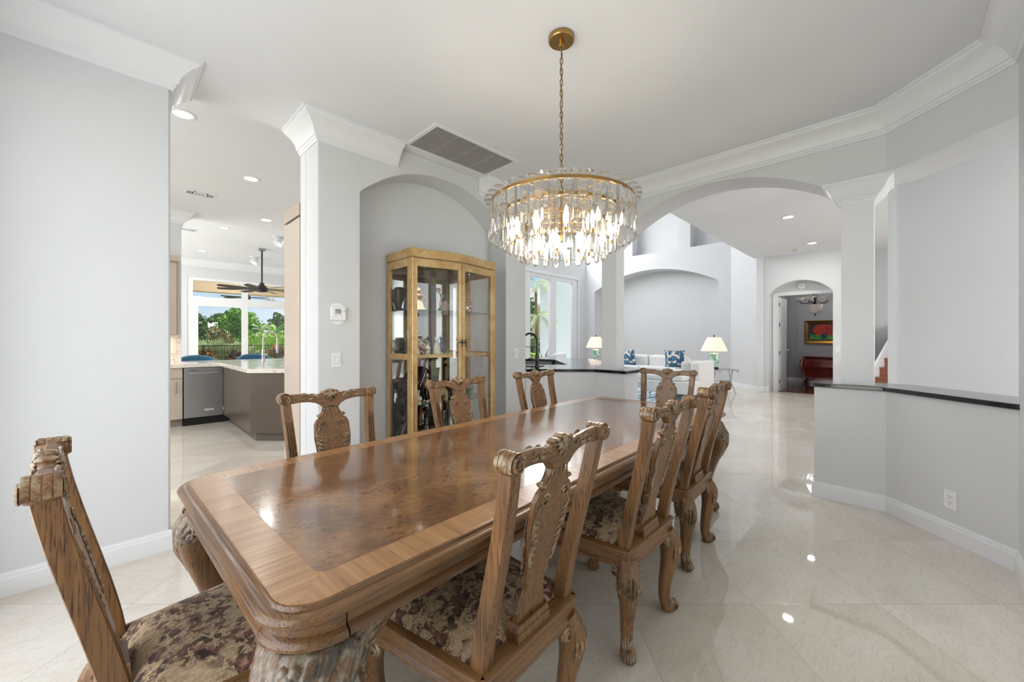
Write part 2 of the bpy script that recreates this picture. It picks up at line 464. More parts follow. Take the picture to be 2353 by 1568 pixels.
def crystal():
    n = N('cut_crystal'); n.n.remove(n.b)
    g = n.node('ShaderNodeBsdfGlass'); g.inputs['IOR'].default_value = 1.5; g.inputs['Roughness'].default_value = 0; g.inputs[0].default_value = (1, .995, .985, 1)
    t = n.node('ShaderNodeBsdfTransparent'); t.inputs[0].default_value = (1, 1, .99, 1)
    mx = n.node('ShaderNodeMixShader'); mx.inputs[0].default_value = .32
    n.link(g.outputs[0], mx.inputs[1]); n.link(t.outputs[0], mx.inputs[2]); n.link(mx.outputs[0], n.out.inputs[0])
    MATS['crystal'] = n.m; return n.m
M_CRYSTAL = crystal()
def mirror():
    n = N('cabinet_mirror'); f = n.noise(n.coord(), 3, 2)
    n.set(color=n.ramp(f, [(.3, (.78, .82, .84)), (.7, (.84, .87, .89))]), metal=1, rough=.02); MATS['mirror'] = n.m; return n.m
M_MIRROR = mirror()
M_BLACK = plain('black_granite', (30, 32, 35), .1, spec=.6, coat=.3, var=.35, scale=160)
M_DARK = plain('dark_bronze', (34, 31, 29), .4, metal=.1)
M_WHITE = plain('white_plastic', (236, 236, 236), .35, var=.01)
M_SLOT = plain('black_slot', (18, 18, 18), .6)
M_TAUPE = plain('taupe_laminate', (184, 168, 152), .42, var=.03, scale=3)
M_TAUPEC = plain('light_taupe_laminate', (196, 182, 168), .4, var=.02, scale=3)
M_BROWN = plain('bronze_laminate', (92, 81, 70), .3, metal=.15, var=.05, scale=200)
# ------------------------------------------------------------------ camera
CAM_H = 1.30
cd = bpy.data.cameras.new('camera'); cam = bpy.data.objects.new('camera', cd); COL.objects.link(cam)
cd.sensor_width = 36; cd.lens = 36*905/2353; cd.shift_x = .5/2353; cd.shift_y = -5/2353
cd.clip_start = .02; cd.clip_end = 400
cam.location = (0, 0, CAM_H); cam.rotation_euler = (rad(90), 0, rad(44.6-90))
SC.camera = cam

# ------------------------------------------------------------------ the setting
ZC = 3.02            # dining ceiling
ZK = 3.33            # kitchen ceiling
ZF = 3.60            # family room ceiling
ZH = 3.30            # hall ceiling
ZL = 6.2             # living room ceiling
W3 = 3.22            # face of the wall with the kitchen opening and the niche

m = MB(); m.prism([(-3.2,-4.7),(13.0,-4.7),(13.0,8.1),(4.6,8.1),(4.6,14.55),(-3.2,14.55)], -.2, 0)
struct('floor', m, M_FLOOR, smooth=False)
M_STUDYFLOOR = wood_mat('dark_cherry_floor', (104, 56, 38), (82, 42, 28), (40, 20, 14), .5, .16, .4, axis='X', scale=.35)
m = MB(); m.prism([(11.52,.62),(12.4,.62),(12.4,.35),(14.4,.35),(14.4,2.5),(11.52,2.5)], 0, .012); struct('floor_study', m, M_STUDYFLOOR)

def slab(name, pts, z0, z1, mat=None):
    m = MB(); m.prism(pts, z0, z1); return struct(name, m, mat or M_CEIL, smooth=False)
slab('ceiling_dining', [(-.85,-.85),(3.6,-.85),(3.79,-.717),(4.44,-.07),(4.44,2.78),(3.752,3.467),(3.505,3.62),(-.85,3.62)], ZC, 3.5)
slab('ceiling_kitchen', [(-3.2,3.62),(3.5,3.62),(4.4,5.0),(4.4,8.5),(-3.2,8.5)], ZK, 3.75)
slab('ceiling_family', [(-3.2,8.5),(4.4,8.5),(4.4,14.55),(-3.2,14.55)], ZF, 3.75)
slab('ceiling_hall', [(3.3,-4.7),(13.0,-4.7),(13.0,2.6),(4.44,2.6),(4.44,-.07),(3.79,-.717),(3.3,-.717)], ZH, 3.5)
slab('ceiling_living', [(3.4,2.5),(12.6,2.5),(12.6,8.1),(3.4,8.1)], ZL, 6.4)
slab('ceiling_study', [(11.58,.62),(12.40,.62),(12.40,.3),(14.5,.3),(14.5,2.6),(11.58,2.6)], 2.9, 3.0)

# dining room walls
m = MB(); m.box(-.85, W3, 0, .253, 3.62, ZC); struct('wall_left', m, M_WALL, bevel=.012)
H1, H2 = 1.458, 3.172
arch = arc_pts((H1+H2)/2, (H2-H1)/2, 2.532, 2.882, 32)
def xz(v0):  # outline in (u, z), extruded along v
    return lambda a, b, c: (a, c, b)
m = MB()
out = [(1.12,0),(H1,0)] + arch + [(H2,0),(3.505,0),(3.505,ZC),(1.12,ZC)]
m.prism(out, W3, 3.50, lambda a, b, c: (a, c, b))
struct('wall_niche', m, M_WALL, smooth=False, bevel=.008)
m = MB(); m.box(1.12, 3.50, 0, 3.505, 3.62, ZC); struct('wall_niche_back', m, M_WALL, smooth=False)

def opening_wall(name, mat, axis, at0, at1, a0, a1, z0, z1, holes):
    """wall slab on the plane axis = at0..at1 from a0 to a1 with rectangular holes (a0, a1, z0, z1)"""
    m = MB()
    def bx(p, q, r, s):
        if q-p < 1e-4 or s-r < 1e-4: return
        if axis == 'u': m.box(at0, p, r, at1, q, s)
        else: m.box(p, at0, r, q, at1, s)
    cur = a0
    for h in sorted(holes):
        bx(cur, h[0], z0, z1); bx(h[0], h[1], z0, h[2]); bx(h[0], h[1], h[3], z1); cur = h[1]
    bx(cur, a1, z0, z1)
    return struct(name, m, mat, smooth=False)
opening_wall('wall_back', M_WALL, 'u', -.85, -.6, -.85, W3, 0, ZC, [(.2, 2.9, .12, 2.6)])  # opening in this unseen wall is added for the fill light
opening_wall('wall_right', M_WALL, 'v', -.72, -.47, -.85, 3.544, 0, ZC, [(.1, 3.0, .12, 2.6)])  # unseen opening, added to admit fill light from the right

# octagon headers and the big arch
m = MB(); m.prism([(3.544,-.47),(4.09,.076),(4.44,-.07),(3.79,-.717)], 2.545, 3.4); struct('wall_header', m, M_WALL, smooth=False)
m = MB(); m.prism([(4.09,2.635),(3.505,3.22),(3.752,3.467),(4.44,2.78)], 2.545, ZL); struct('wall_header_bar', m, M_WALL, smooth=False)
A0, A1 = .46, 2.22
out = [(.076,2.545),(A0,2.545)] + arc_pts((A0+A1)/2, (A1-A0)/2, 2.55, 2.82, 32) + [(A1,2.545),(2.635,2.545),(2.635,ZC),(.076,ZC)]
m = MB(); m.prism(out, 4.09, 4.44, lambda a, b, c: (c, a, b)); struct('wall_arch', m, M_WALL, smooth=False)
m = MB(); m.prism([(4.09,.076),(4.44,.076),(4.44,-.07)], 2.545, ZC); m.prism([(4.09,2.635),(4.44,2.78),(4.44,2.635)], 2.545, ZC); struct('wall_arch_corner', m, M_WALL, smooth=False)
# square columns with flared capitals
def column(u0, v0, u1, v1, zb):
    m = MB(); m.box(u0, v0, zb, u1, v1, 2.40)
    lv = [(0,2.375),(.008,2.378),(.012,2.395),(.020,2.400),(.026,2.412),(.044,2.430),(.062,2.455),(.078,2.490),(.092,2.512),(.104,2.520),(.112,2.526),(.112,2.545)]
    vs = []; fs = []
    for d, z in lv:
        vs += [(u0-d,v0-d,z),(u1+d,v0-d,z),(u1+d,v1+d,z),(u0-d,v1+d,z)]
    n = len(lv)
    for i in range(n-1):
        for k in range(4): fs.append((4*i+k, 4*i+(k+1)%4, 4*i+4+(k+1)%4, 4*i+4+k))
    fs.append((0,3,2,1)); fs.append(tuple(4*(n-1)+k for k in range(4)))
    m.add(vs, fs); return struct('column', m, M_TRIM, smooth=False)
column(4.15, .146, 4.345, .341, .938)
column(4.15, 2.372, 4.335, 2.565, .935)

# low walls under the black caps
m = MB(); m.prism([(4.09,.508),(4.09,.076),(3.544,-.47),(3.77,-.70),(4.40,-.07),(4.40,.508)], 0, .905); struct('wall_low', m, M_WALL, smooth=False)
m = MB(); m.prism([(3.505,3.22),(4.09,2.635),(4.09,2.23),(4.40,2.23),(4.40,2.78),(3.72,3.45)], 0, .90); struct('wall_low_bar', m, M_WALL, smooth=False)
# walls around the kitchen and family room
opening_wall('wall_kitchen_left', M_WALL, 'u', -3.2, -3.0, 3.62, 14.55, 0, 3.75, [(4.0, 7.7, 1.0, 2.9), (9.2, 13.6, .1, 3.0)])  # both unseen openings added to bring fill into kitchen and family room
m = MB(); m.box(-.85, 3.62, 0, -.75, 3.7, ZC); m.box(-3.2, 3.55, 0, -.75, 3.62, 3.6); struct('wall_kitchen_front', m, M_WALL, smooth=False)
m = MB(); m.prism([(3.505,3.45),(4.4,5.0),(4.4,14.55),(4.6,14.55),(4.6,5.0),(3.72,3.45)], 0, ZL); struct('wall_divider', m, M_WALL, smooth=False)
m = MB(); m.box(-3.0, 8.2, 0, .777, 8.5, 3.6); struct('wall_kitchen_end', m, M_WALL, smooth=False, bevel=.01)
# family room window wall
FW = 14.4
opening_wall('wall_family', M_WALL, 'v', FW, FW+.15, -3.2, 4.6, 0, 3.75, [(1.49, 4.25, .03, 3.07)])
# living room
opening_wall('wall_living', M_WALL, 'v', 7.94, 8.1, 4.4, 12.6, 0, 3.6, [(8.55, 11.31, .5, 3.34)])
opening_wall('wall_living_fill_openings', M_WALL, 'v', 7.94, 8.1, 4.4, 12.6, 3.6, ZL, [(5.0, 8.2, 3.9, 5.8), (8.6, 11.5, 3.9, 5.8)])
# the upper wall's unseen openings are added to let fill light in
LW0, LW1 = 2.93, 3.46
NC, NH = 5.595, 1.995
out = [(3.0,0),(NC-NH,0)] + arc_pts(NC, NH, LW0, LW1, 32) + [(NC+NH,0),(7.94,0),(7.94,3.97),(3.0,3.97)]
m = MB(); m.prism(out, 11.8, 12.4, lambda a, b, c: (c, a, b)); struct('wall_living_end', m, M_WALL, smooth=False)
m = MB(); m.box(12.4, 2.6, 0, 12.55, 8.1, 3.97)
m.box(12.2, 2.6, 3.97, 12.55, 8.1, ZL); m.box(11.8, 6.165, 3.97, 12.2, 7.94, ZL); m.box(11.8, 4.35, 3.97, 12.2, 4.687, ZL); m.box(11.8, 2.6, 3.97, 12.2, 2.95, ZL)
struct('wall_living_upper', m, M_WALL, smooth=False)
m = MB(); m.prism([(11.2,2.39),(11.05,2.50),(11.8,3.27),(12.0,3.0),(11.5,2.39)], 0, ZL); struct('wall_living_corner', m, M_WALL, smooth=False)
m = MB(); m.box(4.44, 2.5, ZH+.06, 11.9, 2.595, ZL); struct('wall_bulkhead', m, M_WALL, smooth=False)
m = MB(); m.box(4.34, -.07, 3.4, 4.44, 2.78, ZL); m.box(3.3,2.5,3.5,4.44,2.6,ZL); struct('wall_living_over_arch', m, M_WALL, smooth=False)
# hall: far wall with an arched door recess
out = [(.6,0),(1.06,0)] + arc_pts(1.665, .605, 2.37, 2.67, 24) + [(2.27,0),(2.39,0),(2.39,ZH),(.6,ZH)]
m = MB(); m.prism(out, 11.2, 11.5, lambda a, b, c: (c, a, b)); struct('wall_hall_end', m, M_WALL, smooth=False)
opening_wall('wall_study_front', M_WALL, 'u', 11.5, 11.58, .6, 2.5, 0, ZH, [(1.0, 2.157, 0, 2.35)])
m = MB(); m.box(14.4, .3, 0, 14.5, 2.6, 2.9); m.box(11.58, 2.5, 0, 14.4, 2.6, 2.9); m.box(12.36, .3, 0, 14.5, .4, 2.9); m.box(13.75, 2.42, 0, 14.4, 2.5, 2.9); struct('wall_study', m, M_STUDY, smooth=False)
m = MB(); m.box(12.2, -4.7, 0, 12.35, .6, ZH); m.box(11.5, .52, 0, 12.3, .6, ZH); struct('wall_stair', m, wall_mat('stair_wall', (206,207,209)), smooth=False)
opening_wall('wall_hall_front', M_WALL, 'v', -4.7, -4.5, 3.3, 12.35, 0, ZH, [(3.9, 6.0, .1, 2.9), (7.2, 9.2, .1, 2.9)])  # openings out of view, added for the hall fill lights
m = MB(); m.box(3.3, -4.7, 0, 3.45, -.72, ZH); struct('wall_hall_side', m, M_WALL, smooth=False)
m = MB(); m.box(-7, -10, 3.52, 14, -.9, 3.72); struct('sun_block_slab', m, M_CEIL, smooth=False)  # unseen slab added to keep sun off the openings behind the camera
m = MB(); m.box(6.2, -4.5, 0, 6.36, .085, ZH); struct('wall_hall_partition', m, M_WALL, smooth=False)
# casing strip on the partition's end
m = MB(); m.box(6.17, .05, 0, 6.39, .10, ZH); struct('trim_hall', m, M_TRIM, smooth=False)

# crown mouldings
def crown(zc, d=.18, p=.146):
    raw = [(0,-1),(.08,-1),(.095,-.92),(.15,-.90),(.165,-.81),(.24,-.79),(.26,-.72),(.32,-.58),(.46,-.42),(.63,-.29),(.80,-.22),(.88,-.17),(.91,-.12),(1,-.10),(1,0),(0,0)]
    return [(a*p, zc + b*d) for a, b in raw]
def trim(name, path, prof, closed=False, mat=None):
    m = MB(); m.sweep(path, prof, side=-1, closed=closed); return struct(name, m, mat or M_TRIM, ang=25)
cr = crown(ZC)
trim('trim_crown', [(2.765,W3),(3.505,W3),(4.09,2.635),(4.09,.076),(3.544,-.47),(-.6,-.47),(-.6,W3),(.253,W3),(.253,3.61)], cr)
trim('trim_crown_pier', [(1.12,3.61),(1.12,W3),(1.80,W3)], cr)
trim('trim_crown_kitchen', [(-3.0,8.2),(.777,8.2),(.777,8.49)], crown(ZK, .2, .16))
trim('trim_crown_family', [(-3.0,FW),(4.4,FW)], crown(ZF, .22, .16))
# baseboards
bb = [(0,0),(.016,0),(.016,.088),(.011,.096),(.011,.104),(.004,.118),(0,.12)]
trim('baseboard_left', [(-.6,W3),(.253,W3),(.253,3.62)], bb)
trim('baseboard_niche', [(1.12,3.62),(1.12,W3),(H1,W3),(H1,3.5),(H2,3.5),(H2,W3),(3.505,W3),(4.09,2.635),(4.09,2.23),(4.40,2.23)], bb)
trim('baseboard_right', [(4.40,.508),(4.09,.508),(4.09,.076),(3.544,-.47),(-.6,-.47),(-.6,W3)], bb)
bb2 = [(0,0),(.018,0),(.018,.11),(.008,.135),(0,.14)]
trim('baseboard_living', [(12.4,7.59),(12.4,3.6),(11.8,3.6),(11.8,3.27),(11.05,2.5),(11.2,2.39),(11.2,2.27)], bb2)
trim('baseboard_hall', [(11.2,1.06),(11.2,.6)], bb2)
trim('baseboard_study', [(11.58,2.5),(13.75,2.5),(13.75,2.42),(14.4,2.42),(14.4,.42)], bb2)
# study door frame and leaf
m = MB()
m.box(11.478, 2.157, .0, 11.50, 2.245, 2.43); m.box(11.476, 1.0, 2.352, 11.50, 2.155, 2.432)
m.box(11.5, 2.145, 0, 11.58, 2.157, 2.35)
struct('trim_door_casing', m, M_TRIM, smooth=False)
m = MB()
m.box(11.60, 2.13, .012, 12.5, 2.165, 2.33)
dr = struct('door_study', m, M_TRIM, smooth=False)
h = MB()
for z in (.25, .95, 1.65, 2.15): h.tube([(11.605,2.128,z-.05),(11.605,2.128,z+.05)], .009, 8)
h.build('hinge', M_DARK, dr)
h = MB(); h.ball((12.40,2.085,1.0), .028); h.tube([(12.40,2.13,1.0),(12.40,2.09,1.0)], .012, 8); h.build('door_knob', M_CHROME, dr)
# panel moulding frame on the study's back wall
m = MB()
for (a, b, c, d) in ((.3, 2.2, 2.42, 2.435), (.3, 2.2, .80, .815)): m.box(14.388, a, c, 14.4, b, d)
m.box(14.388, 2.185, .80, 14.4, 2.2, 2.435)
struct('trim_panel', m, M_STUDY, smooth=False)

# stair in the hall
M_TREAD = wood_mat('cherry_stair', (158, 92, 60), (132, 72, 46), (84, 44, 28), .5, .25, .3, axis='Y')
m = MB()
def le(u): return .40 - (u-10.6)*.245
for k in range(7):
    u = 10.2 + .27*k
    m.prism([(u,-1.1),(12.19,-1.1),(12.19,le(12.19)),(u,le(u))], .18*k, .18*(k+1)-.03)
    m.prism([(u-.025,-1.1),(12.19,-1.1),(12.19,le(12.19)),(u-.025,le(u-.025))], .18*(k+1)-.03, .18*(k+1))
st = tag(m.build('staircase', M_TREAD, smooth=False), kind='structure')
m = MB()
p0, p1 = (10.2, le(10.2)), (12.19, le(12.19))
m.add([(p0[0],p0[1],0),(p1[0],p1[1],0),(p1[0],p1[1],1.68),(p0[0],p0[1],.40),(p0[0],p0[1]+.03,0),(p1[0],p1[1]+.03,0),(p1[0],p1[1]+.03,1.68),(p0[0],p0[1]+.03,.40)],
      [(0,1,2,3),(4,7,6,5),(0,3,7,4),(3,2,6,7),(1,5,6,2),(0,4,5,1)])
struct('trim_stair_skirt', m, M_TRIM, smooth=False)

# ------------------------------------------------------------------ black stone caps and the bar top
m = MB(); m.prism([(4.06,.54),(4.06,.088),(3.522,-.45),(3.50,-.52),(3.79,-.73),(4.43,-.08),(4.43,.54)], .906, .938)
tag(m.build('stone_ledge', M_BLACK, smooth=False, bevel=.004), 'black stone cap along the low wall at right, under the free-standing column', 'ledge')
BAR = [(3.51,3.17),(4.06,2.622),(4.06,2.20),(4.46,2.20),(4.62,2.45),(6.1,3.95),(6.1,5.1),(5.0,5.1),(4.75,4.85),(5.4,4.72),(5.46,4.34),(4.505,3.335),(4.296,3.54),(5.15,4.55),(4.45,4.6),(3.75,3.45)]
m = MB()
m.prism([(3.512,3.21),(4.06,2.622),(4.06,2.20),(4.46,2.20),(4.62,2.45),(4.98,2.83),(4.505,3.335),(4.296,3.54),(4.02,3.93),(3.76,3.47)], .902, .935)
m.prism([(4.98,2.83),(6.1,3.95),(6.1,5.1),(5.46,4.34),(4.505,3.335)], .902, .935)
m.prism([(6.1,5.1),(5.3,5.1),(5.1,4.9),(5.40,4.72),(5.46,4.34)], .902, .935)
tag(m.build('bar_counter', M_BLACK, smooth=False), 'glossy black stone bar counter with a cut-out floor well, carrying the dark faucet', 'countertop')
# bar base cabinets below the counter
m = MB(); m.prism([(4.56,2.50),(4.95,2.88),(4.50,3.33),(4.28,3.52),(4.05,3.85),(3.80,3.5),(4.43,2.80)], 0, .90)
m.prism([(4.98,2.88),(6.05,3.97),(6.05,5.0),(5.48,4.32),(4.54,3.34)], 0, .90)
m.prism([(6.02,5.05),(5.35,5.05),(5.2,4.9),(5.42,4.74),(5.48,4.4)], 0, .90)
tag(m.build('bar_cabinet', plain('bar_cabinet_grey', (150,150,150), .4), smooth=False), 'grey base cabinets under the black bar counter', 'cabinet')
# ------------------------------------------------------------------ dining chairs
def spiral(cx, cz, r, turns=1.6, a0=0.0, d=1, n=18, r1=.18):
    return [(cx + r*(1-(1-r1)*i/n)*math.cos(a0+d*2*PI*turns*i/n), cz + r*(1-(1-r1)*i/n)*math.sin(a0+d*2*PI*turns*i/n)) for i in range(n+1)]
def bend(p0, p1, b, n=7):
    """curved stroke from p0 to p1 bulging by b to the left"""
    dx, dz = p1[0]-p0[0], p1[1]-p0[1]
    return [(p0[0]+dx*t - dz*b*4*t*(1-t), p0[1]+dz*t + dx*b*4*t*(1-t)) for t in [i/n for i in range(n+1)]]
def taper(n, r, a=.35, b=.25):
    """radius profile: thin tip, full belly, thin tail"""
    out = []
    for i in range(n):
        t = i/(n-1)
        out.append(r*(a + (1-a)*math.sin(PI*min(1, t/.45)/2)) if t < .45 else r*(b + (1-b)*math.cos(PI*(t-.45)/.55/2)))
    return out

def backy(z):
    t = max(0, min(1, (z-.42)/.62))
    return .012 - .125*(t*.55 + .45*t*t*(3-2*t))
def interp(tab, x):
    if x <= tab[0][0]: return tab[0][1]
    for (a, b), (c, d) in zip(tab, tab[1:]):
        if x <= c:
            t = (x-a)/(c-a); t = t*t*(3-2*t)*.5 + t*.5
            return b+(d-b)*t
    return tab[-1][1]
SPLAT = [(.49,.066),(.52,.062),(.55,.050),(.585,.041),(.606,.043),(.612,.055),(.624,.055),(.630,.048),(.68,.058),(.74,.072),(.79,.083),(.83,.088),(.865,.086),(.885,.076),
         (.897,.060),(.902,.066),(.912,.066),(.918,.050),(.93,.038),(.945,.033),(.957,.034),(.97,.042),(.982,.062),(.992,.09)]
RLO = [(0,.952),(.034,.944),(.046,.957),(.06,.968),(.08,.977),(.11,.983),(.145,.985),(.19,.982),(.215,.980)]
RHI = [(0,1.037),(.02,1.035),(.036,1.028),(.05,1.018),(.066,1.015),(.09,1.020),(.13,1.025),(.17,1.026),(.215,1.027)]

def post_mb(s):
    m = MB(); pts = []
    for i in range(19):
        z = .43 + (.995-.43)*i/18; t = i/18
        pts.append((s*(.190+.020*t - .006*math.sin(PI*t)), backy(z), z))
    # section with three flutes on the front face; a = across, b = depth
    W, D = .021, .0235
    sec = [(-W,-D*.9),(-W*.8,-D),(W*.8,-D),(W,-D*.9),(W,D*.9),(W*.84,D)]
    for c in (.52, 0, -.52):
        sec += [(W*(c+.2),D),(W*(c+.1),D*.72),(W*(c-.1),D*.72),(W*(c-.2),D)]
    sec += [(-W*.84,D),(-W,D*.9)]
    plain_sec = [(x, (D if y > D*.7 and y < D*.8 else y)) for x, y in sec]
    vs = []; fs = []; k = len(sec)
    for i, p in enumerate(pts):
        q = sec if 2 < i < 15 else plain_sec
        sc = 1.0 - .10*i/18
        for x, y in q: vs.append((p[0]+x*sc, p[1]+y*sc, p[2]))
    n = len(pts)
    for i in range(n-1):
        for j in range(k): fs.append((i*k+j, i*k+(j+1)%k, (i+1)*k+(j+1)%k, (i+1)*k+j))
    fs.append(tuple(range(k-1,-1,-1))); fs.append(tuple((n-1)*k+j for j in range(k)))
    m.add(vs, fs); return m
def loft(rings):
    m = MB(); k = len(rings[0]); vs = [p for r in rings for p in r]; fs = []
    for i in range(len(rings)-1):
        for j in range(k): fs.append((i*k+j, i*k+(j+1)%k, (i+1)*k+(j+1)%k, (i+1)*k+j))
    fs.append(tuple(range(k-1,-1,-1))); fs.append(tuple((len(rings)-1)*k+j for j in range(k)))
    m.add(vs, fs); return m
def splat_mb():
    rings = []; T = .0105
    zs = sorted(set([.49+.51*i/46 for i in range(46)] + [a for a, b in SPLAT]))
    for z in zs:
        w = interp(SPLAT, z); y = backy(z); c = min(.004, w*.2)
        rings.append([(-w,y-T+c,z),(-w+c,y-T,z),(w-c,y-T,z),(w,y-T+c,z),(w,y+T-c,z),(w-c,y+T,z),(-w+c,y+T,z),(-w,y+T-c,z)])
    m = loft(rings)
    m.prism([(-.075,-.022),(.075,-.022),(.075,.026),(-.075,.026)], .445, .475)
    rings = [[(-w,-.02,z),(w,-.02,z),(w,.024,z),(-w,.024,z)] for w, z in ((.075,.475),(.072,.485),(.068,.497))]
    q = loft(rings); m.add(q.v, q.f)
    return m
def rail_mb():
    rings = []; T = .0165
    for i in range(45):
        x = -.208 + .416*i/44; ax = abs(x)
        lo, hi = interp(RLO, ax), interp(RHI, ax); c = .006
        ring = []
        for z, d in ((lo,-T+c),(lo+c*.8,-T),(hi-c,-T*.9),(hi,-T*.35),(hi,T*.35),(hi-c,T*.9),(lo+c*.8,T),(lo,T-c)):
            ring.append((x, backy(z)+d, z))
        rings.append(ring)
    m = loft(rings)
    for s in (-1, 1):       # scrolled ears
        y = backy(1.008)
        m.lathe([(.0,-.030),(.014,-.030),(.021,-.028),(.026,-.023),(.0285,-.014),(.029,0),(.0285,.014),(.026,.023),(.021,.028),(.014,.030),(0,.030)], (s*.214, y, 1.006), 24, axis='Y', cap=False)
        m.ball((s*.205, backy(.99), .986), .020, .017, .014)
    return m
def surf(pts, side, off):
    return [(x, backy(z)+side*off, z) for x, z in pts]
def back_carving():
    m = MB()
    def stroke(pts, r, off=.0118, sides=(1,-1), ta=True, flat=.75):
        for sd in sides:
            P = surf(pts, sd, off)
            rr = taper(len(P), r) if ta else [r]*len(P)
            m.tube(P, [(q, q*flat) for q in rr], 6, up=(0,sd,0) if False else None)
    for s in (-1, 1):
        X = lambda pts: [(s*x, z) for x, z in pts]
        # C-scroll at the shoulder of the splat
        stroke(X(spiral(.048, .862, .021, 1.45, PI*.9, -1)), .0036, ta=False)
        stroke(X(bend((.066,.866),(.082,.828),-.15)), .0034)
        # leaves along the belly
        for (a, b, bd, r) in (((.083,.828),(.050,.806),.30,.0058),((.081,.812),(.052,.790),.30,.0066),((.079,.792),(.048,.768),.30,.0066),((.075,.770),(.046,.748),.3,.006),
                              ((.072,.752),(.042,.724),.3,.0064),((.066,.730),(.040,.702),.3,.0058),((.061,.704),(.038,.676),.3,.005),((.056,.68),(.04,.648),.25,.0046)):
            stroke(X(bend(a, b, bd)), r)
        stroke(X([(.084,.84),(.085,.80),(.080,.76),(.073,.715),(.064,.67),(.055,.635)]), .0030)
        # scroll running up the neck into the rail
        neck = smooth_path([(.060,.906),(.048,.914),(.038,.930),(.034,.950),(.039,.968),(.052,.984),(.072,.996),(.095,1.0)], 4)
        stroke(X(neck), .0036)
        neck2 = smooth_path([(.026,.925),(.022,.945),(.025,.965),(.036,.985),(.05,.998)], 4)
        stroke(X(neck2), .0026)
        m.ball((s*.062, backy(.907)+.0, .907), .009, .017, .008, 10, 7)
        # acanthus on the rail
        for (a, b, bd, r) in (((.062,1.000),(.098,1.012),.22,.0058),((.082,1.004),(.118,1.008),-.25,.0054),((.10,1.010),(.142,1.012),.22,.0052),((.122,1.006),(.158,1.006),-.22,.0042)):
            stroke(X(bend(a, b, bd)), r*1.15, .0172)
        # spiral on each ear
        for sd in (1, -1):
            P = [(x, backy(1.008)+sd*.0295, z) for x, z in spiral(s*.214, 1.006, .024, 1.7, PI*.2, -s)]
            m.tube(P, [(.0048*(1-.4*i/18), .004) for i in range(19)], 6)
        for a in (-.021, -.007, .007, .021):
            m.tube([(s*.214+.0285*math.cos(t), backy(1.008)+a, 1.006+.0285*math.sin(t)) for t in [PI*.5 - s*(-.9+3.0*i/10) for i in range(11)]], [(.0016,.0066)]*11, 6)
    # shell at the crest
    for a, ln, r in ((0,.052,.0085),(.42,.046,.0078),(-.42,.046,.0078),(.85,.038,.007),(-.85,.038,.007),(1.25,.032,.006),(-1.25,.032,.006)):
        top = (math.sin(a)*.012, 1.030-abs(a)*.005); bot = (math.sin(a)*(.012+ln), 1.030-math.cos(a)*ln)
        for sd in (1, -1):
            pts = bend(top, bot, -.12*a, 7)
            P = [(x, backy(z)+sd*(.016+.005*math.sin(PI*i/7)), z) for i, (x, z) in enumerate(pts)]
            m.tube(P, [(q, q*.8) for q in taper(8, r, .6, .5)], 7)
    m.ball((0, backy(1.034), 1.033), .018, .021, .009)
    for s in (-1, 1): m.ball((s*.03, backy(1.026), 1.025), .015, .020, .008)
    for s in (-1, 1): m.ball((s*.058, backy(1.012), 1.013), .009, .013, .006)
    return m
RSQ = [(math.copysign(abs(math.cos(a))**.6, math.cos(a)), math.copysign(abs(math.sin(a))**.6, math.sin(a))) for a in [2*PI*k/14 for k in range(14)]]
def leg_mb(px, py, ox, oy, big=1.0):
    """cabriole leg with its knee pushed out along (ox, oy)"""
    m = MB(); L = math.hypot(ox, oy); ox, oy = ox/L, oy/L
    prof = smooth_path([(.390,-.004,.040),(.345,.020,.045),(.30,.026,.043),(.24,.019,.034),(.18,.007,.0285),(.12,-.002,.025),(.075,-.004,.0235),(.045,.004,.026),(.030,.014,.031),(.012,.018,.028),(.0,.018,.018)], 3)
    P = [(px+ox*o, py+oy*o, z) for z, o, r in prof]
    # keep the section square to the leg's own diagonal
    m.tube(P, [r*big for z, o, r in prof], sec=RSQ, up=(ox, oy, 0))
    m.ball((px+ox*.040, py+oy*.040, .034), .021, .021, .024)
    for tx, ty in ((-math.copysign(1,px) if True else 0, 0), (0, -1 if oy > 0 else 1)):   # brackets running along the rails
        Q = [(px+ox*.02+tx*d, py+oy*.02*(1 if tx else .6)+ty*d, .385-.055*(1-d/.085)**1.2) for d in (0,.02,.04,.06,.085)]
        m.tube(Q, [(.030,.024),(.026,.021),(.021,.018),(.016,.016),(.010,.013)], 8)
    return m
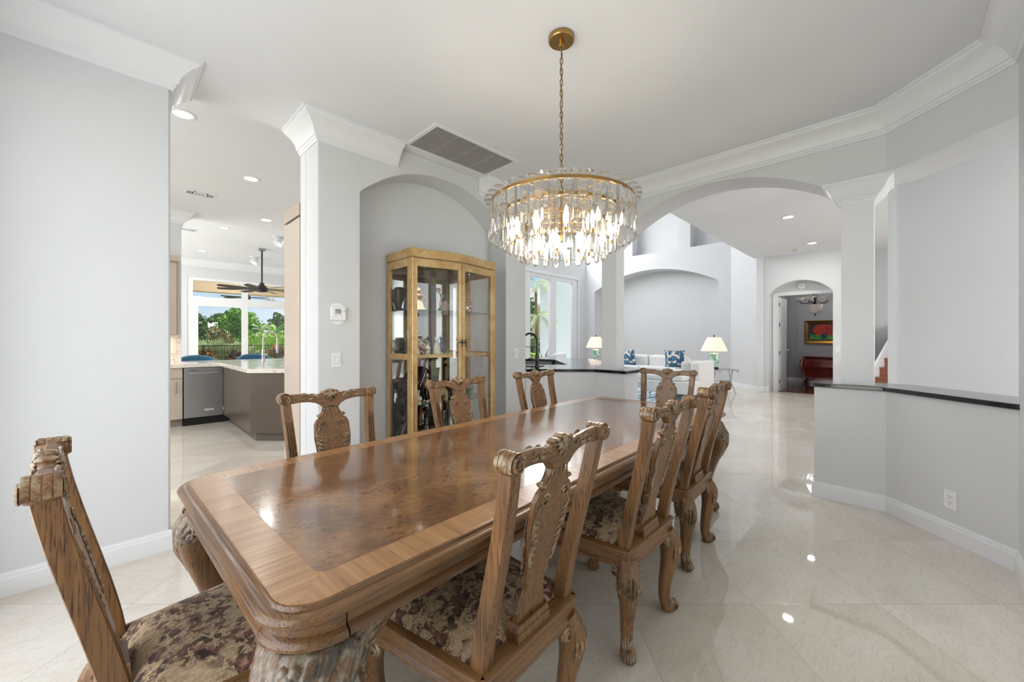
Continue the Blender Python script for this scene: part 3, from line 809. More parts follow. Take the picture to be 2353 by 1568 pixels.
def leg_carving(px, py, ox, oy):
    m = MB(); L = math.hypot(ox, oy); ox, oy = ox/L, oy/L
    sx = -math.copysign(1, px); sy = -1 if oy > 0 else 1
    # acanthus ridge down the knee
    for off in (-.6, -.2, .2, .6):
        qx, qy = ox*math.cos(off)-oy*math.sin(off), ox*math.sin(off)+oy*math.cos(off)
        ln = .17 - .06*abs(off)
        P = []
        for i in range(9):
            t = i/8; z = .375 - ln*t
            o = interp([(.20,.012),(.24,.019),(.30,.026),(.345,.021),(.39,-.002)], z); r = interp([(.19,.029),(.24,.0345),(.30,.044),(.345,.0455),(.39,.041)], z)
            P.append((px+ox*o+qx*r*1.0, py+oy*o+qy*r*1.0, z))
        m.tube(P, [(q, q*.8) for q in taper(9, .0088)], 6)
    # C-scrolls on both brackets
    for (tx, ty), (nx, ny) in (((sx,0),(0,-sy)), ((0,sy),(-sx,0))):
        c = (px+ox*.02+tx*.045+nx*.022, py+oy*.02+ty*.045+ny*.022, .352)
        sp = spiral(0, 0, .026, 1.5, PI*.5, 1, 16)
        m.tube([(c[0]+tx*a, c[1]+ty*a, c[2]+b*.8) for a, b in sp], [.0058*(1-.35*i/16) for i in range(17)], 6)
        m.ball((c[0]-nx*.011, c[1]-ny*.011, c[2]), .026 if abs(tx) else .013, .013 if abs(tx) else .026, .025, 14, 8)
    for off in (-1.45, -1.05, 1.05, 1.45):
        qx, qy = ox*math.cos(off)-oy*math.sin(off), ox*math.sin(off)+oy*math.cos(off); P = []
        for i in range(8):
            z = .335-.085*i/7; o = interp([(.20,.012),(.24,.019),(.30,.026),(.345,.021),(.39,-.002)], z); r = interp([(.19,.029),(.24,.0345),(.30,.044),(.345,.0455),(.39,.041)], z)
            P.append((px+ox*o+qx*r, py+oy*o+qy*r, z))
        m.tube(P, [(q, q*.8) for q in taper(8, .0085)], 6)
    # ribs over the foot
    for off in (-1.0, -.5, 0, .5, 1.0):
        qx, qy = ox*math.cos(off)-oy*math.sin(off), ox*math.sin(off)+oy*math.cos(off)
        P = [(px+ox*a+qx*b, py+oy*a+qy*b, z) for z, a, b in ((.10,-.003,.022),(.07,.0,.022),(.052,.014,.022),(.046,.03,.020),(.034,.040,.022),(.018,.036,.022),(.006,.026,.018))]
        m.tube(P, [.003,.005,.0056,.0056,.0056,.0052,.004], 6)
    return m

def seat_outline(grow=0.0, n=8):
    """rounded trapezoid: narrow at the back, wide at the front"""
    pts = [(-.222-grow,-.028-grow),(.222+grow,-.028-grow),(.275+grow,.455+grow),(-.275-grow,.455+grow)]
    r = [.012,.012,.055,.055]; out = []
    for i in range(4):
        p = Vector(pts[i]); a = (Vector(pts[i-1])-p).normalized(); b = (Vector(pts[(i+1)%4])-p).normalized()
        q0, q1 = p+a*r[i], p+b*r[i]
        for k in range(n+1):
            t = k/n; out.append(tuple((1-t)**2*q0 + 2*t*(1-t)*p + t*t*q1))
    return out
def make_chair():
    t = thing('dining_chair', '', 'chair', (0,0,0), 0, 'carved dining chairs around the long table')
    fr = MB(); o = seat_outline()
    fr.sweep(o, [(.0,.372),(.007,.376),(.008,.386),(.003,.392),(0,.397),(0,.432),(.005,.438),(.005,.446),(-.002,.450),(-.045,.450),(-.045,.372)], side=-1, closed=True)
    fr.build('seat_frame', M_CHAIRF, t, ang=30)
    s = MB(); R = 9; ring_n = len(o); vs = []; fs = []
    cx, cy = 0, .21
    for j in range(R+1):
        q = j/R
        for (x, y) in seat_outline(-.012):
            yy = max(y, .018)
            k = 1-q
            zz = .452 + .058*(1-(1-min(1,q*1.15))**2.6) if q > 0 else .445
            vs.append((cx+(x-cx)*k*1.0, cy+(yy-cy)*k, zz))
    for j in range(R):
        for i in range(ring_n):
            fs.append((j*ring_n+i, j*ring_n+(i+1)%ring_n, (j+1)*ring_n+(i+1)%ring_n, (j+1)*ring_n+i))
    s.add(vs, fs)
    se = s.build('seat', M_SEAT, t, ang=70); se['label'] = 'seat upholstered in dark floral tapestry'
    for sg in (-1, 1): post_mb(sg).build('back_post', M_CHAIR, t, ang=30)
    splat_mb().build('splat', M_CHAIR, t, ang=30)
    rl = rail_mb().build('top_rail', M_CHAIRX, t, ang=35)
    cv = back_carving().build('carving', M_CARVE, t, ang=60); cv['label'] = 'silvered scroll and leaf carving'
    for (px, py, ox, oy) in ((-.190,-.002,-.75,-.66),(.190,-.002,.75,-.66),(-.238,.418,-.7,.7),(.238,.418,.7,.7)):
        lg = leg_mb(px, py, ox, oy).build('leg', M_CHAIR, t, ang=50)
        leg_carving(px, py, ox, oy).build('leg_carving', M_CARVE, lg, ang=60)
    return t
chair = make_chair()
TROT = rad(2.05)
G = 'carved dining chairs around the long table'
CH = [  # u, v of the point between the rear feet, turn (seat faces +y of the chair)
    (.862, .780, rad(4.5), 'carved dining chair at the near right corner of the table, seen from behind'),
    (1.665, .800, rad(1), 'middle of the three carved dining chairs along the right side of the table'),
    (2.475, .880, rad(3), 'farthest of the three carved dining chairs along the right side, beside the far table leg'),
    (.797, 2.012, PI+rad(0), 'carved dining chair across the table in front of the thermostat pier, facing us'),
    (1.655, 2.036, PI+TROT, 'carved dining chair across the table standing in front of the gold display cabinet'),
    (2.48, 2.062, PI+TROT, 'carved dining chair across the table in front of the bar counter'),
    (.005, 1.415, -PI/2+TROT, 'carved dining chair at the near head of the table, in the left foreground'),
    (3.33, 1.45, PI/2+rad(6), 'carved dining chair at the far head of the table with the white sofa behind it'),
]
for i, (u, v, rz, lb) in enumerate(CH):
    c = chair if i == 0 else dup(chair, (0,0,0))
    c.location = (u, v, 0); c.rotation_euler = (0, 0, rz); c['label'] = lb

# ------------------------------------------------------------------ dining table
TL, TW, TZ = 3.027, 1.112, .760
def rrect(hx, hy, r, n=10):
    out = []
    for cx, cy, a0 in ((hx-r,hy-r,0),(-hx+r,hy-r,PI/2),(-hx+r,-hy+r,PI),(hx-r,-hy+r,1.5*PI)):
        for k in range(n+1):
            a = a0 + PI/2*k/n; out.append((cx+r*math.cos(a), cy+r*math.sin(a)))
    return out
table = thing('dining_table', 'long dining table with a burl veneer top, light banded border and carved cabriole legs', 'table', (1.729, 1.457, 0), TROT)
def ring_stack(m, prof, hx, hy, r, cap=True):
    n = len(rrect(1,1,.1)); vs = []; fs = []
    for d, z in prof: vs += [(x, y, z) for x, y in rrect(hx+d, hy+d, max(.004, r+d))]
    for i in range(len(prof)-1):
        for k in range(n): fs.append((i*n+k, i*n+(k+1)%n, (i+1)*n+(k+1)%n, (i+1)*n+k))
    if cap:
        fs.append(tuple(range(n-1,-1,-1))); fs.append(tuple((len(prof)-1)*n+k for k in range(n)))
    m.add(vs, fs)
HX, HY, CR = TL/2, TW/2, .085
m = MB()
ring_stack(m, [(.0,TZ-.001),(.003,TZ-.0025),(.006,TZ-.007),(.0075,TZ-.010),(.011,TZ-.0105),(.017,TZ-.0085),(.024,TZ-.0095),(.031,TZ-.014),(.0345,TZ-.020),(.034,TZ-.027),(.029,TZ-.032),(.022,TZ-.0345),(.021,TZ-.037),(.012,TZ-.038)], HX, HY, CR)
m.build('tabletop', M_TWOOD, table, ang=28)['label'] = 'moulded walnut table edge'
m = MB(); ring_stack(m, [(-.0005,TZ-.004),(-.0005,TZ),(-.002,TZ+.0004)], HX, HY, CR)
m.build('banded_border', crossband(HX, HY), table, smooth=False)['label'] = 'light crossbanded border veneer'
m = MB(); ring_stack(m, [(0,TZ-.002),(0,TZ+.0008)], HX-.098, HY-.098, .03)
m.build('burl_panel', burl(), table, smooth=False)['label'] = 'dark burl veneer panel with leaf seams'
# apron: four straight lengths and four rounded corner blocks
AP = .012; PR = [(-.008,.728),(-.008,.690),(-.002,.686),(.004,.682),(.008,.676),(.007,.669),(.001,.664),(-.03,.664)]
CB = CR + .03
def apron_straight(x0, y0, x1, y1, name='apron'):
    mm = MB(); prof = [(d+AP, z) for d, z in PR] + [(-.03+AP,.728)]
    mm.sweep([(x0,y0),(x1,y1)], prof, side=-1); mm.build(name, M_TWOOD, table, ang=30)
gx, gy = HX-CB-.0, HY-CB-.0
apron_straight(-gx+.004, -HY, gx-.004, -HY) ; apron_straight(gx-.004, HY, -gx+.004, HY)
apron_straight(HX, -gy+.004, HX, gy-.004); apron_straight(-HX, gy-.004, -HX, -gy+.004)
for sx, sy, a0 in ((1,1,0),(-1,1,PI/2),(-1,-1,PI),(1,-1,1.5*PI)):
    mm = MB(); cx, cy = sx*(HX-CB), sy*(HY-CB)
    # the block keeps the corner's curve
    pth = [(cx+CB*math.cos(a0+PI/2*k/12), cy+CB*math.sin(a0+PI/2*k/12)) for k in range(13)]
    prof = [(d+AP+.004, z) for d, z in PR] + [(-.06+AP,.664),(-.06+AP,.728)]
    mm.sweep(pth, prof, side=-1)
    mm.build('corner_block', M_TWOOD, table, ang=30)
mm = MB(); mm.box(-HX+.05,-HY+.05,.69,HX-.05,HY-.05,.722); mm.build('under_frame', M_TWOOD, table, smooth=False)
RSQ45 = [(math.copysign(abs(math.cos(a))**.5, math.cos(a)), math.copysign(abs(math.sin(a))**.5, math.sin(a))) for a in [2*PI*k/24 for k in range(24)]]
RSQ45 = [((x-y)*.7071*.94, (x+y)*.7071*.94) for x, y in RSQ45]
def table_leg(sx, sy):
    mm = MB(); px, py = sx*(HX-.092), sy*(HY-.092); ox, oy = sx*.7071, sy*.7071
    prof = smooth_path([(.668,.004,.080),(.635,.022,.090),(.580,.055,.088),(.51,.068,.076),(.43,.052,.060),(.34,.024,.046),(.25,.002,.037),(.17,-.010,.033),(.11,-.004,.033),(.07,.018,.036),(.045,.040,.040),(.018,.050,.036),(0,.050,.026)], 4)
    rings = [[(px+ox*(o+r*a)-oy*r*b, py+oy*(o+r*a)+ox*r*b, z) for a, b in RSQ45] for z, o, r in prof]
    q = loft(rings); mm.add(q.v, q.f)
    # brackets swelling out under the rails
    for tx, ty in ((-sx, 0), (0, -sy)):
        nx, ny = (0, sy) if tx else (sx, 0)
        mm.tube([(px+nx*.052+tx*d, py+ny*.052+ty*d, .652-.052*max(0, 1-d/.17)**1.1) for d in (.0,.03,.07,.11,.15,.175)], [(.062,.048),(.055,.045),(.042,.040),(.030,.034),(.020,.026),(.009,.014)], 14)
    lg = mm.build('leg', M_TLEG, table, ang=50)
    c = MB()
    OT = [(.30,.012),(.34,.024),(.43,.052),(.51,.068),(.580,.055),(.635,.022),(.668,.004)]; RT = [(.30,.041),(.34,.046),(.43,.060),(.51,.076),(.580,.088),(.635,.090),(.668,.080)]
    def on(z, off, lift=1.0):
        o = interp(OT, z); r = interp(RT, z)
        # superelliptic section
        cc, ss = math.cos(off), math.sin(off)
        c4, s4 = math.cos(off+PI/4), math.sin(off+PI/4); k = .94/((abs(c4)**4 + abs(s4)**4)**.25)
        qx, qy = ox*cc-oy*ss, ox*ss+oy*cc
        return (px+ox*o+qx*r*k*lift, py+oy*o+qy*r*k*lift, z)
    def st(pts, r, a=.4, b=.3):
        P = [on(z, off, 1.0) for off, z in pts]; c.tube(P, [(q, q*.85) for q in taper(len(P), r, a, b)], 7)
    # leaves laid along the brackets
    for tx, ty in ((-sx, 0), (0, -sy)):
        nx, ny = (0, sy) if tx else (sx, 0)
        def br(d, h, lift=.046): return (px+nx*(.052+lift*(1-.55*d/.17))+tx*d, py+ny*(.052+lift*(1-.55*d/.17))+ty*d, .652-.052*max(0, 1-d/.17)**1.1+h)
        for (d0, h0, d1, h1, bn, r) in ((.0,.03,.15,.006,.010,.010),(.01,.012,.16,-.004,.012,.011),(.0,-.012,.13,-.012,.012,.011),(.0,-.034,.10,-.026,.010,.010),(.02,.02,.09,.012,-.02,.008)):
            P = [br(d0+(d1-d0)*i/8, (h0+(h1-h0)*i/8) + bn*math.sin(PI*i/8), .046) for i in range(9)]
            c.tube(P, [(q, q*.8) for q in taper(9, r, .5, .3)], 7)
        for k in range(3): c.ball(br(.03+.03*k, .024-.004*k, .05), .0105-.0015*k)
        sp = spiral(.055, -.012, .030, 1.5, PI*.6, 1, 18)
        c.tube([br(a, b, .050) for a, b in sp], [.0085*(1-.4*i/18) for i in range(19)], 7)
    # fluted acanthus ground covering the knee
    def relief(i, j):
        off = -2.25+4.5*i/140
        dep = .075+.040*abs(math.cos(2.0*off))**.7           # lobed lower edge of the leaves
        t = j/36; z = .667-dep*t
        fan = off*(7.0+2.4*t) + 1.1*math.sin(off*4.0)*t
        b = math.sin(PI*min(1, max(0, (2.25-abs(off))/.3))/2)*math.sin(PI*min(1, (j+.3)/5)/2)*math.sqrt(max(0, 1-t**5))
        h = .0105*abs(math.cos(fan))**.8*(.55+.45*math.sin(PI*t)) + .003*abs(math.sin(fan*3))
        x, y, zz = on(z, off, 1.0); k = -.0015 + (h+.0045)*b
        cc = off; qx, qy = ox*math.cos(cc)-oy*math.sin(cc), ox*math.sin(cc)+oy*math.cos(cc)
        return (x+qx*k, y+qy*k, zz)
    c.grid(141, 37, relief)
    for sg in (-1, 1):
        S = lambda pts: [(sg*a, z) for a, z in pts]
        st(S(smooth_path([(.12,.655),(.22,.60),(.30,.54),(.26,.47),(.14,.41)], 4)), .013)
        st(S(smooth_path([(.34,.645),(.46,.60),(.50,.54),(.42,.48),(.3,.43)], 4)), .012)
        for a0, z0, a1, z1, bd, r in ((.52,.650,1.05,.618,.25,.012),(.55,.628,1.10,.590,.25,.013),(.56,.602,1.08,.560,.25,.013),(.52,.575,.95,.530,.25,.012),(.48,.545,.80,.495,.25,.011),(1.2,.655,1.42,.55,.12,.014),(1.32,.655,1.55,.60,.1,.012),(1.05,.66,1.3,.61,-.12,.010)):
            st(S([(a0+(a1-a0)*t, z0+(z1-z0)*t + bd*.06*4*t*(1-t)) for t in [i/7 for i in range(8)]]), r)
        sp = [(sg*(.95+x), z) for x, z in spiral(0, .555, .034, 1.4, PI*.5, 1, 16)]
        sp = [(sg*.95+(a-sg*.95)*9.0*.75, z) for a, z in sp]
        P = [on(z, a) for a, z in sp]; c.tube(P, .0072, 6)
        for k in range(3):
            p = on(.652-.004*k, sg*(.80+.11*k)); c.ball(p, .0115-.0015*k)
    st([(0,.65-.27*i/10) for i in range(11)], .011)
    for a in (-.10, .10): c.ball(on(.640, a), .014)
    c.ball(on(.628, 0), .016)
    # foot scroll
    for off in (-1.1,-.6,-.2,.2,.6,1.1):
        qx, qy = ox*math.cos(off)-oy*math.sin(off), ox*math.sin(off)+oy*math.cos(off)
        c.tube([(px+ox*a+qx*b, py+oy*a+qy*b, z) for z, a, b in ((.13,-.004,.032),(.09,.008,.033),(.065,.03,.033),(.05,.052,.03),(.028,.058,.03),(.01,.05,.028))], [.004,.007,.008,.008,.007,.005], 6)
    cv = c.build('leg_carving', M_CARVE_T, lg, ang=60); cv['label'] = 'silvered acanthus carving on the knee'
for sx, sy in ((-1,-1),(-1,1),(1,-1),(1,1)): table_leg(sx, sy)

# ------------------------------------------------------------------ chandelier
CHX, CHY = 1.7955, 1.374
ch = thing('chandelier', 'round three-tier crystal prism chandelier with brass rings hanging on a chain', 'chandelier', (CHX, CHY, 0))
m = MB(); m.lathe([(0,3.019),(.070,3.019),(.073,3.014),(.073,2.996),(.069,2.991),(.03,2.989),(0,2.989)], (0,0,0), 36, cap=False)
m.lathe([(.016,2.99),(.018,2.975),(.014,2.962),(.009,2.958)], (0,0,0), 16)
m.build('canopy', M_BRASS, ch, ang=30)
def link_pts(w, h, rot, zc, n=20):
    pts = []
    for k in range(n):
        a = 2*PI*k/n; x = math.copysign(abs(math.cos(a))**.55, math.cos(a))*w; z = math.copysign(abs(math.sin(a))**.55, math.sin(a))*h
        pts.append((x*math.cos(rot), x*math.sin(rot), zc+z))
    return pts
m = MB()
m.tube(link_pts(.013, .02, .6, 2.945), .0028, 6, closed=True)
z = 2.912; k = 0; ztop = 2.135
while z > ztop:
    m.tube(link_pts(.0072, .0185, (k % 2)*PI/2 + .5, z), .0024, 6, closed=True); z -= .0305; k += 1
m.build('chain', brass('antique_brass', (150, 118, 78), .32), ch)
m = MB(); m.tube([(.006*math.sin(i*.55), .006*math.cos(i*.55), 2.96-.83*i/80) for i in range(81)], .0022, 6)
m.build('cord', steel('clear_cord', (186,182,176), .35), ch)
m = MB()
m.lathe([(0,2.135),(.010,2.132),(.012,2.118),(.006,2.112),(.006,1.86),(0,1.855)], (0,0,0), 12, cap=False)
m.build('stem', M_BRASS, ch)
TIERS = ((.400,2.052,.205,36),(.322,2.002,.200,30),(.243,1.945,.200,22))
for R, zt, L, n in TIERS:
    m = MB()
    prof = [(R-.010,zt+.020),(R+.002,zt+.020),(R+.002,zt+.004),(R-.010,zt+.004)]
    vs = []; fs = []; seg = 72
    for r, zz in prof: vs += [(r*math.cos(2*PI*q/seg), r*math.sin(2*PI*q/seg), zz) for q in range(seg)]
    for i in range(4):
        for q in range(seg): fs.append((i*seg+q, i*seg+(q+1)%seg, ((i+1)%4)*seg+(q+1)%seg, ((i+1)%4)*seg+q))
    m.add(vs, fs); m.build('ring', M_BRASS, ch, ang=30)
m = MB()
for q in range(6):
    a = 2*PI*q/6+.2
    m.tube([(0,0,2.112),(.40*math.cos(a),.40*math.sin(a),2.064)], .004, 6)
    m.tube([(.006*math.cos(a),.006*math.sin(a),2.03),(.32*math.cos(a),.32*math.sin(a),2.014)], .004, 6)
    m.tube([(.006*math.cos(a),.006*math.sin(a),1.965),(.24*math.cos(a),.24*math.sin(a),1.957)], .004, 6)
m.build('spoke', M_BRASS, ch)
def prism_mesh(L):
    mm = MB(); W, T, B = .0245, .0085, .0085
    sec = [(-W,0),(-W+B,T),(W-B,T),(W,0),(W-B,-T),(-W+B,-T)]
    lv = [(0,.35),(-.012,1),(-L+.016,1)]
    vs = []; fs = []
    for zz, s in lv: vs += [(x*(1 if s == 1 else .92), y*s, zz) for x, y in sec]
    for i in range(2):
        for j in range(6): fs.append((i*6+j, i*6+(j+1)%6, (i+1)*6+(j+1)%6, (i+1)*6+j))
    fs.append(tuple(range(5,-1,-1)))
    a = len(vs); vs += [(0,0,-L)]
    for j in range(6): fs.append((12+j, 12+(j+1)%6, a))
    mm.add(vs, fs); return mm
proto = None
for R, zt, L, n in TIERS:
    base = prism_mesh(L)
    for q in range(n):
        a = 2*PI*(q+.5)/n + .03*R*10
        if q == 0:
            o = base.build('crystal_prism', M_CRYSTAL, ch, smooth=False); first = o
        else:
            o = first.copy(); COL.objects.link(o); o.parent = ch
        o.location = ((R+.004)*math.cos(a), (R+.004)*math.sin(a), zt+.002); o.rotation_euler = (0, 0, a-PI/2)
mm = MB(); h = .026
mm.add([(-h,-h,0),(h,-h,0),(h,h,0),(-h,h,0),(0,0,.014),(0,0,-.006)], [(0,1,4),(1,2,4),(2,3,4),(3,0,4),(1,0,5),(2,1,5),(3,2,5),(0,3,5)])
for q in range(36):
    a = 2*PI*q/36 + .12
    if q == 0: o = mm.build('top_crystal', M_CRYSTAL, ch, smooth=False); first = o
    else: o = first.copy(); COL.objects.link(o); o.parent = ch
    o.location = (.412*math.cos(a), .412*math.sin(a), 2.084); o.rotation_euler = (rad(28)*math.sin(a)*-1*0, 0, a)
M_BULB = emit('warm_bulb', (255, 234, 200), 70)
first = None
for q in range(20):
    a = 2*PI*q/12 + .2 if q < 12 else 2*PI*(q-12)/8 + .5; R = .28 if q < 12 else .15; zz = 1.905 if q < 12 else 1.83
    if first is None:
        first = MB().lathe([(0,-.045),(.006,-.044),(.010,-.02),(.0135,0),(.011,.02),(.005,.04),(0,.05)], (0,0,0), 10, cap=False).build('bulb', M_BULB, ch); o = first
        hd = MB().lathe([(0,-.066),(.009,-.066),(.009,-.045),(0,-.045)], (0,0,0), 10, cap=False); hd.build('bulb_holder', M_BRASS, first)
    else: o = copy_tree(first, ch)
    o.location = (R*math.cos(a), R*math.sin(a), zz)
# ------------------------------------------------------------------ gold display cabinet in the niche
CX0, CY0, CW, CDp, CHt = 1.83, 3.475, .985, .452, 2.10
cab = thing('display_cabinet', 'tall gold-leaf display cabinet with bowed glass doors standing in the arched niche', 'cabinet', (CX0, CY0, 0))
def bow(x): return .072*math.sin(PI*max(0, min(1, (x-.03)/(CW-.06))))**2
def front(x, inset=0): return -(CDp + bow(x)) + inset
def curved(m, x0, x1, z0, z1, t, inset=0, n=14):
    vs = []; fs = []
    for i in range(n+1):
        x = x0+(x1-x0)*i/n; y = front(x, inset)
        vs += [(x,y,z0),(x,y,z1),(x,y+t,z1),(x,y+t,z0)]
    for i in range(n):
        for k in range(4): fs.append((4*i+k, 4*i+(k+1)%4, 4*i+4+(k+1)%4, 4*i+4+k))
    fs.append((3,2,1,0)); fs.append(tuple(4*n+k for k in range(4)))
    m.add(vs, fs)
def plate(m, z0, z1, grow=0, inset=0, n=24):
    pts = [(-grow+inset, 0), ] 
    pts = [(inset-grow, -.004), ] + [(inset-grow+(CW+2*grow-2*inset)*i/n, front(CW*i/n)-grow+inset*1.6) for i in range(n+1)] + [(CW+grow-inset, -.004)]
    m.prism(pts, z0, z1)
m = MB(); plate(m, 2.022, CHt, .006); m.build('cornice', M_GOLD, cab, smooth=True, ang=25, bevel=.003)
m = MB(); plate(m, 0, .135, .006); m.build('plinth', M_GOLD, cab, ang=25, bevel=.003)
m = MB(); plate(m, 2.002, 2.021, -.004); plate(m, .135, .165, 0); m.build('carcass', plain('cabinet_interior', (150, 126, 96), .5), cab, ang=25)
m = MB(); m.box(.012, -.018, .165, CW-.012, -.006, 2.002); m.build('back_mirror', M_MIRROR, cab, smooth=False)
m = MB(); m.box(.47, -.045, .165, .53, -.019, 2.002); m.box(.03,-.045,1.93,CW-.03,-.019,2.002); m.build('back_stile', plain('cabinet_back_wood', (112, 84, 58), .5), cab, smooth=False)
for s, nm in ((0, 'left'), (1, 'right')):
    def X(a, b): return (a, b) if s == 0 else (CW-b, CW-a)
    m = MB(); a, b = X(0, .028)
    m.box(a, -.058, .135, b, -.004, 2.014); m.build('corner_post', M_GOLD, cab, smooth=False, bevel=.002)
    m = MB(); a, b = X(0, .022)
    m.box(a, -.372, 1.945, b, -.058, 2.014); m.box(a, -.372, .135, b, -.058, .20); m.box(a, -.372, 1.113, b, -.058, 1.166); m.box(a, -.4098, .135, b, -.372, 2.014)
    sf = m.build('side_frame', M_GOLD, cab, smooth=False, bevel=.002)
    m = MB(); a, b = X(.008, .013); m.box(a, -.372, .20, b, -.058, 1.113); m.box(a, -.372, 1.166, b, -.058, 1.945); m.build('side_glass', M_CABGLASS, sf, smooth=False)
    # front corner post, slightly rounded and flowing into the bow
    m = MB(); a, b = X(0, .048)
    yf = front(.03)
    if s == 0: pts = [(0,-.410),(0,-.448),(.003,-.455),(.008,-.457),(.0125,-.456),(.0125,-.410)]
    else: pts = [(CW-.0125,-.410),(CW-.0125,-.456),(CW-.008,-.457),(CW-.003,-.455),(CW,-.448),(CW,-.410)]
    m.prism(pts, .135, 2.014); m.build('corner_post', M_GOLD, cab, ang=50)
    # door
    x0, x1 = (.014, .490) if s == 0 else (.495, CW-.014)
    m = MB()
    so, si = (.040, .036) if s == 0 else (.036, .050)
    curved(m, x0, x0+so, .14, 2.010, .022); curved(m, x1-si, x1, .14, 2.010, .022)
    curved(m, x0+so, x1-si, 1.945, 2.010, .022); curved(m, x0+so, x1-si, .14, .215, .022)
    d = m.build('door', M_GOLD, cab, ang=30)
    m = MB(); curved(m, x0+so, x1-si, .215, 1.945, .004, .009); m.build('door_glass', M_CABGLASS, d, ang=60)
    hx = x1-.018 if s == 0 else x0+.018
    m = MB(); yb = front(hx)
    m.tube([(hx, yb, 1.268),(hx, yb-.022, 1.268)], .005, 8); m.ball((hx, yb-.026, 1.268), .011)
    m.tube([(hx, yb-.028, 1.275),(hx+.004, yb-.032, 1.255),(hx-.003, yb-.03, 1.235),(hx+.002, yb-.03, 1.222)], [.006,.0065,.005,.003], 7)
    m.tube([(hx-.012, yb-.024, 1.285),(hx, yb-.028, 1.292),(hx+.012, yb-.024, 1.285)], .004, 6)
    m.build('door_handle', M_DARK, d)
    m = MB()
    ex = -.002 if s == 0 else CW+.002
    for zz in (1.86, 1.45, 1.06, .62, .3): m.tube([(ex, -.428, zz-.035),(ex, -.428, zz+.035)], .006, 8)
    m.build('hinge', M_GOLD if s == 0 else M_DARK, cab)
for zz, th, mt, lb in ((1.555, .008, M_SHELFGLASS, 'upper glass shelf'), (.700, .008, M_SHELFGLASS, 'lower glass shelf')):
    m = MB(); plate(m, zz, zz+th, -.024, .0); so = m.build('shelf', mt, cab, smooth=False); so['label'] = lb
m = MB(); plate(m, 1.128, 1.155, -.026, 0); so = m.build('shelf', M_GOLD, cab, smooth=False); so['label'] = 'gold-edged wooden middle shelf'
m = MB(); m.lathe([(0,1.998),(.034,1.998),(.036,2.003),(0,2.003)], (.20,-.26,0), 20, cap=False); pk = m.build('puck_light', M_CHROME, cab)
m = MB(); m.lathe([(0,1.9975),(.024,1.9975),(.024,1.9978),(0,1.9978)], (.20,-.26,0), 20, cap=False); m.build('lens', emit('puck_glow', (255,246,230), 14), pk)

# things on the shelves (u, v are floor-plan positions)
P_CREAM = plain('cream_porcelain', (232, 222, 206), .2, coat=.4, var=.05)
P_WHITE = plain('white_porcelain', (238, 236, 232), .2, coat=.4, var=.03)
P_BLACK = plain('black_glaze', (20, 19, 20), .15, coat=.5, var=.3)
P_GOLDB = brass('gilt', (176, 136, 66), .3)
P_BLUE = plain('blue_glaze', (46, 72, 104), .2, coat=.4, var=.5, scale=40)
P_FROST = plain('frosted_glass', (214, 208, 202), .45, var=.06)
P_SKIN = plain('porcelain_skin', (226, 188, 162), .3, var=.04)
P_NAVY = plain('porcelain_navy', (62, 74, 84), .3)
P_ROSE = plain('porcelain_rose', (188, 160, 146), .35)
P_AUB = plain('porcelain_auburn', (152, 84, 48), .4)
P_GREEN = plain('porcelain_green', (60, 96, 70), .35)
P_BRONZE = plain('dark_brown_bronze', (58, 46, 38), .35, metal=.3, var=.3)
def floral(name, ground, cols, sc=26, th=.47):
    n = N(name); co = n.coord(); f = n.noise(co, sc, 3); g = n.noise(co, sc*.6, 2)
    c = n.mix(n.ramp(g, [(th, 0), (th+.07, 1)]), s2l(*ground), n.ramp(f, [(.3, s2l(*cols[0])), (.5, s2l(*cols[1])), (.68, s2l(*cols[2]))]))
    n.set(color=c, rough=.22, coat=.4); return n.m
P_FLOW = floral('painted_porcelain', (222, 214, 200), ((64, 92, 116), (180, 92, 84), (70, 100, 76)), 60)
P_JARF = floral('painted_jar', (232, 222, 204), ((150, 150, 140), (120, 124, 112), (206, 196, 178)), 22)
SH = {3: 1.563, 2: 1.155, 1: .708, 0: .165}
GS = {3: 'ornaments on the upper glass shelf', 2: 'ornaments on the middle shelf', 1: 'ornaments on the lower glass shelf', 0: 'vases on the cabinet floor'}
def orn(name, lb, cat, u, v, sh): return thing(name, lb, cat, (u, v, SH[sh]+.0005), 0, GS[sh])
def solo(name, lb, cat, u, v, sh, mb, mat, sub=0):
    o = mb.build(name, mat, ang=50, sub=sub); o.location = (u, v, SH[sh]+.0005); return tag(o, lb, cat, GS[sh])
# upper shelf
t = orn('couple_figurine', 'porcelain couple figurine with spread skirt at the left of the top glass shelf', 'figurine', 2.03, 3.24, 3)
m = MB(); m.lathe([(0,0),(.085,0),(.088,.012),(.06,.035),(.045,.075),(.028,.105),(.02,.115),(0,.118)], seg=20, sy=.8, cap=False); m.build('skirt', P_CREAM, t)
m = MB(); m.lathe([(0,.10),(.026,.108),(.032,.14),(.026,.162),(.012,.172),(0,.174)], seg=14, sy=.8, cap=False); m.tube([(.028,0,.158),(.055,-.02,.13),(.07,-.03,.10)], [.009,.008,.006], 7); m.tube([(-.028,0,.158),(-.05,-.02,.125),(-.03,-.035,.11)], [.009,.008,.006], 7); m.build('torso', P_ROSE, t)
m = MB(); m.ball((0,0,.192), .019, .02, .023); m.build('head', P_SKIN, t); m = MB(); m.ball((.002,.007,.200), .022, .021, .021); m.build('hair', P_AUB, t)
m = MB(); m.lathe([(0,0),(.05,0),(.05,.03),(.035,.09),(.03,.14),(.012,.16),(0,.16)], (-.085,.03,0), 14, cap=False); m.ball((-.085,.03,.178), .018, .018, .021); m.build('partner', P_NAVY, t)
t = orn('ballerina_figurine', 'porcelain figurine of a bending dancer in a dark bodice on the top glass shelf', 'figurine', 2.265, 3.20, 3)
m = MB(); m.tube([(.01,0,0),(.03,0,.03),(.045,0,.075),(.03,0,.112)], [.052,.050,.040,.022], 12); m.build('skirt', P_ROSE, t)
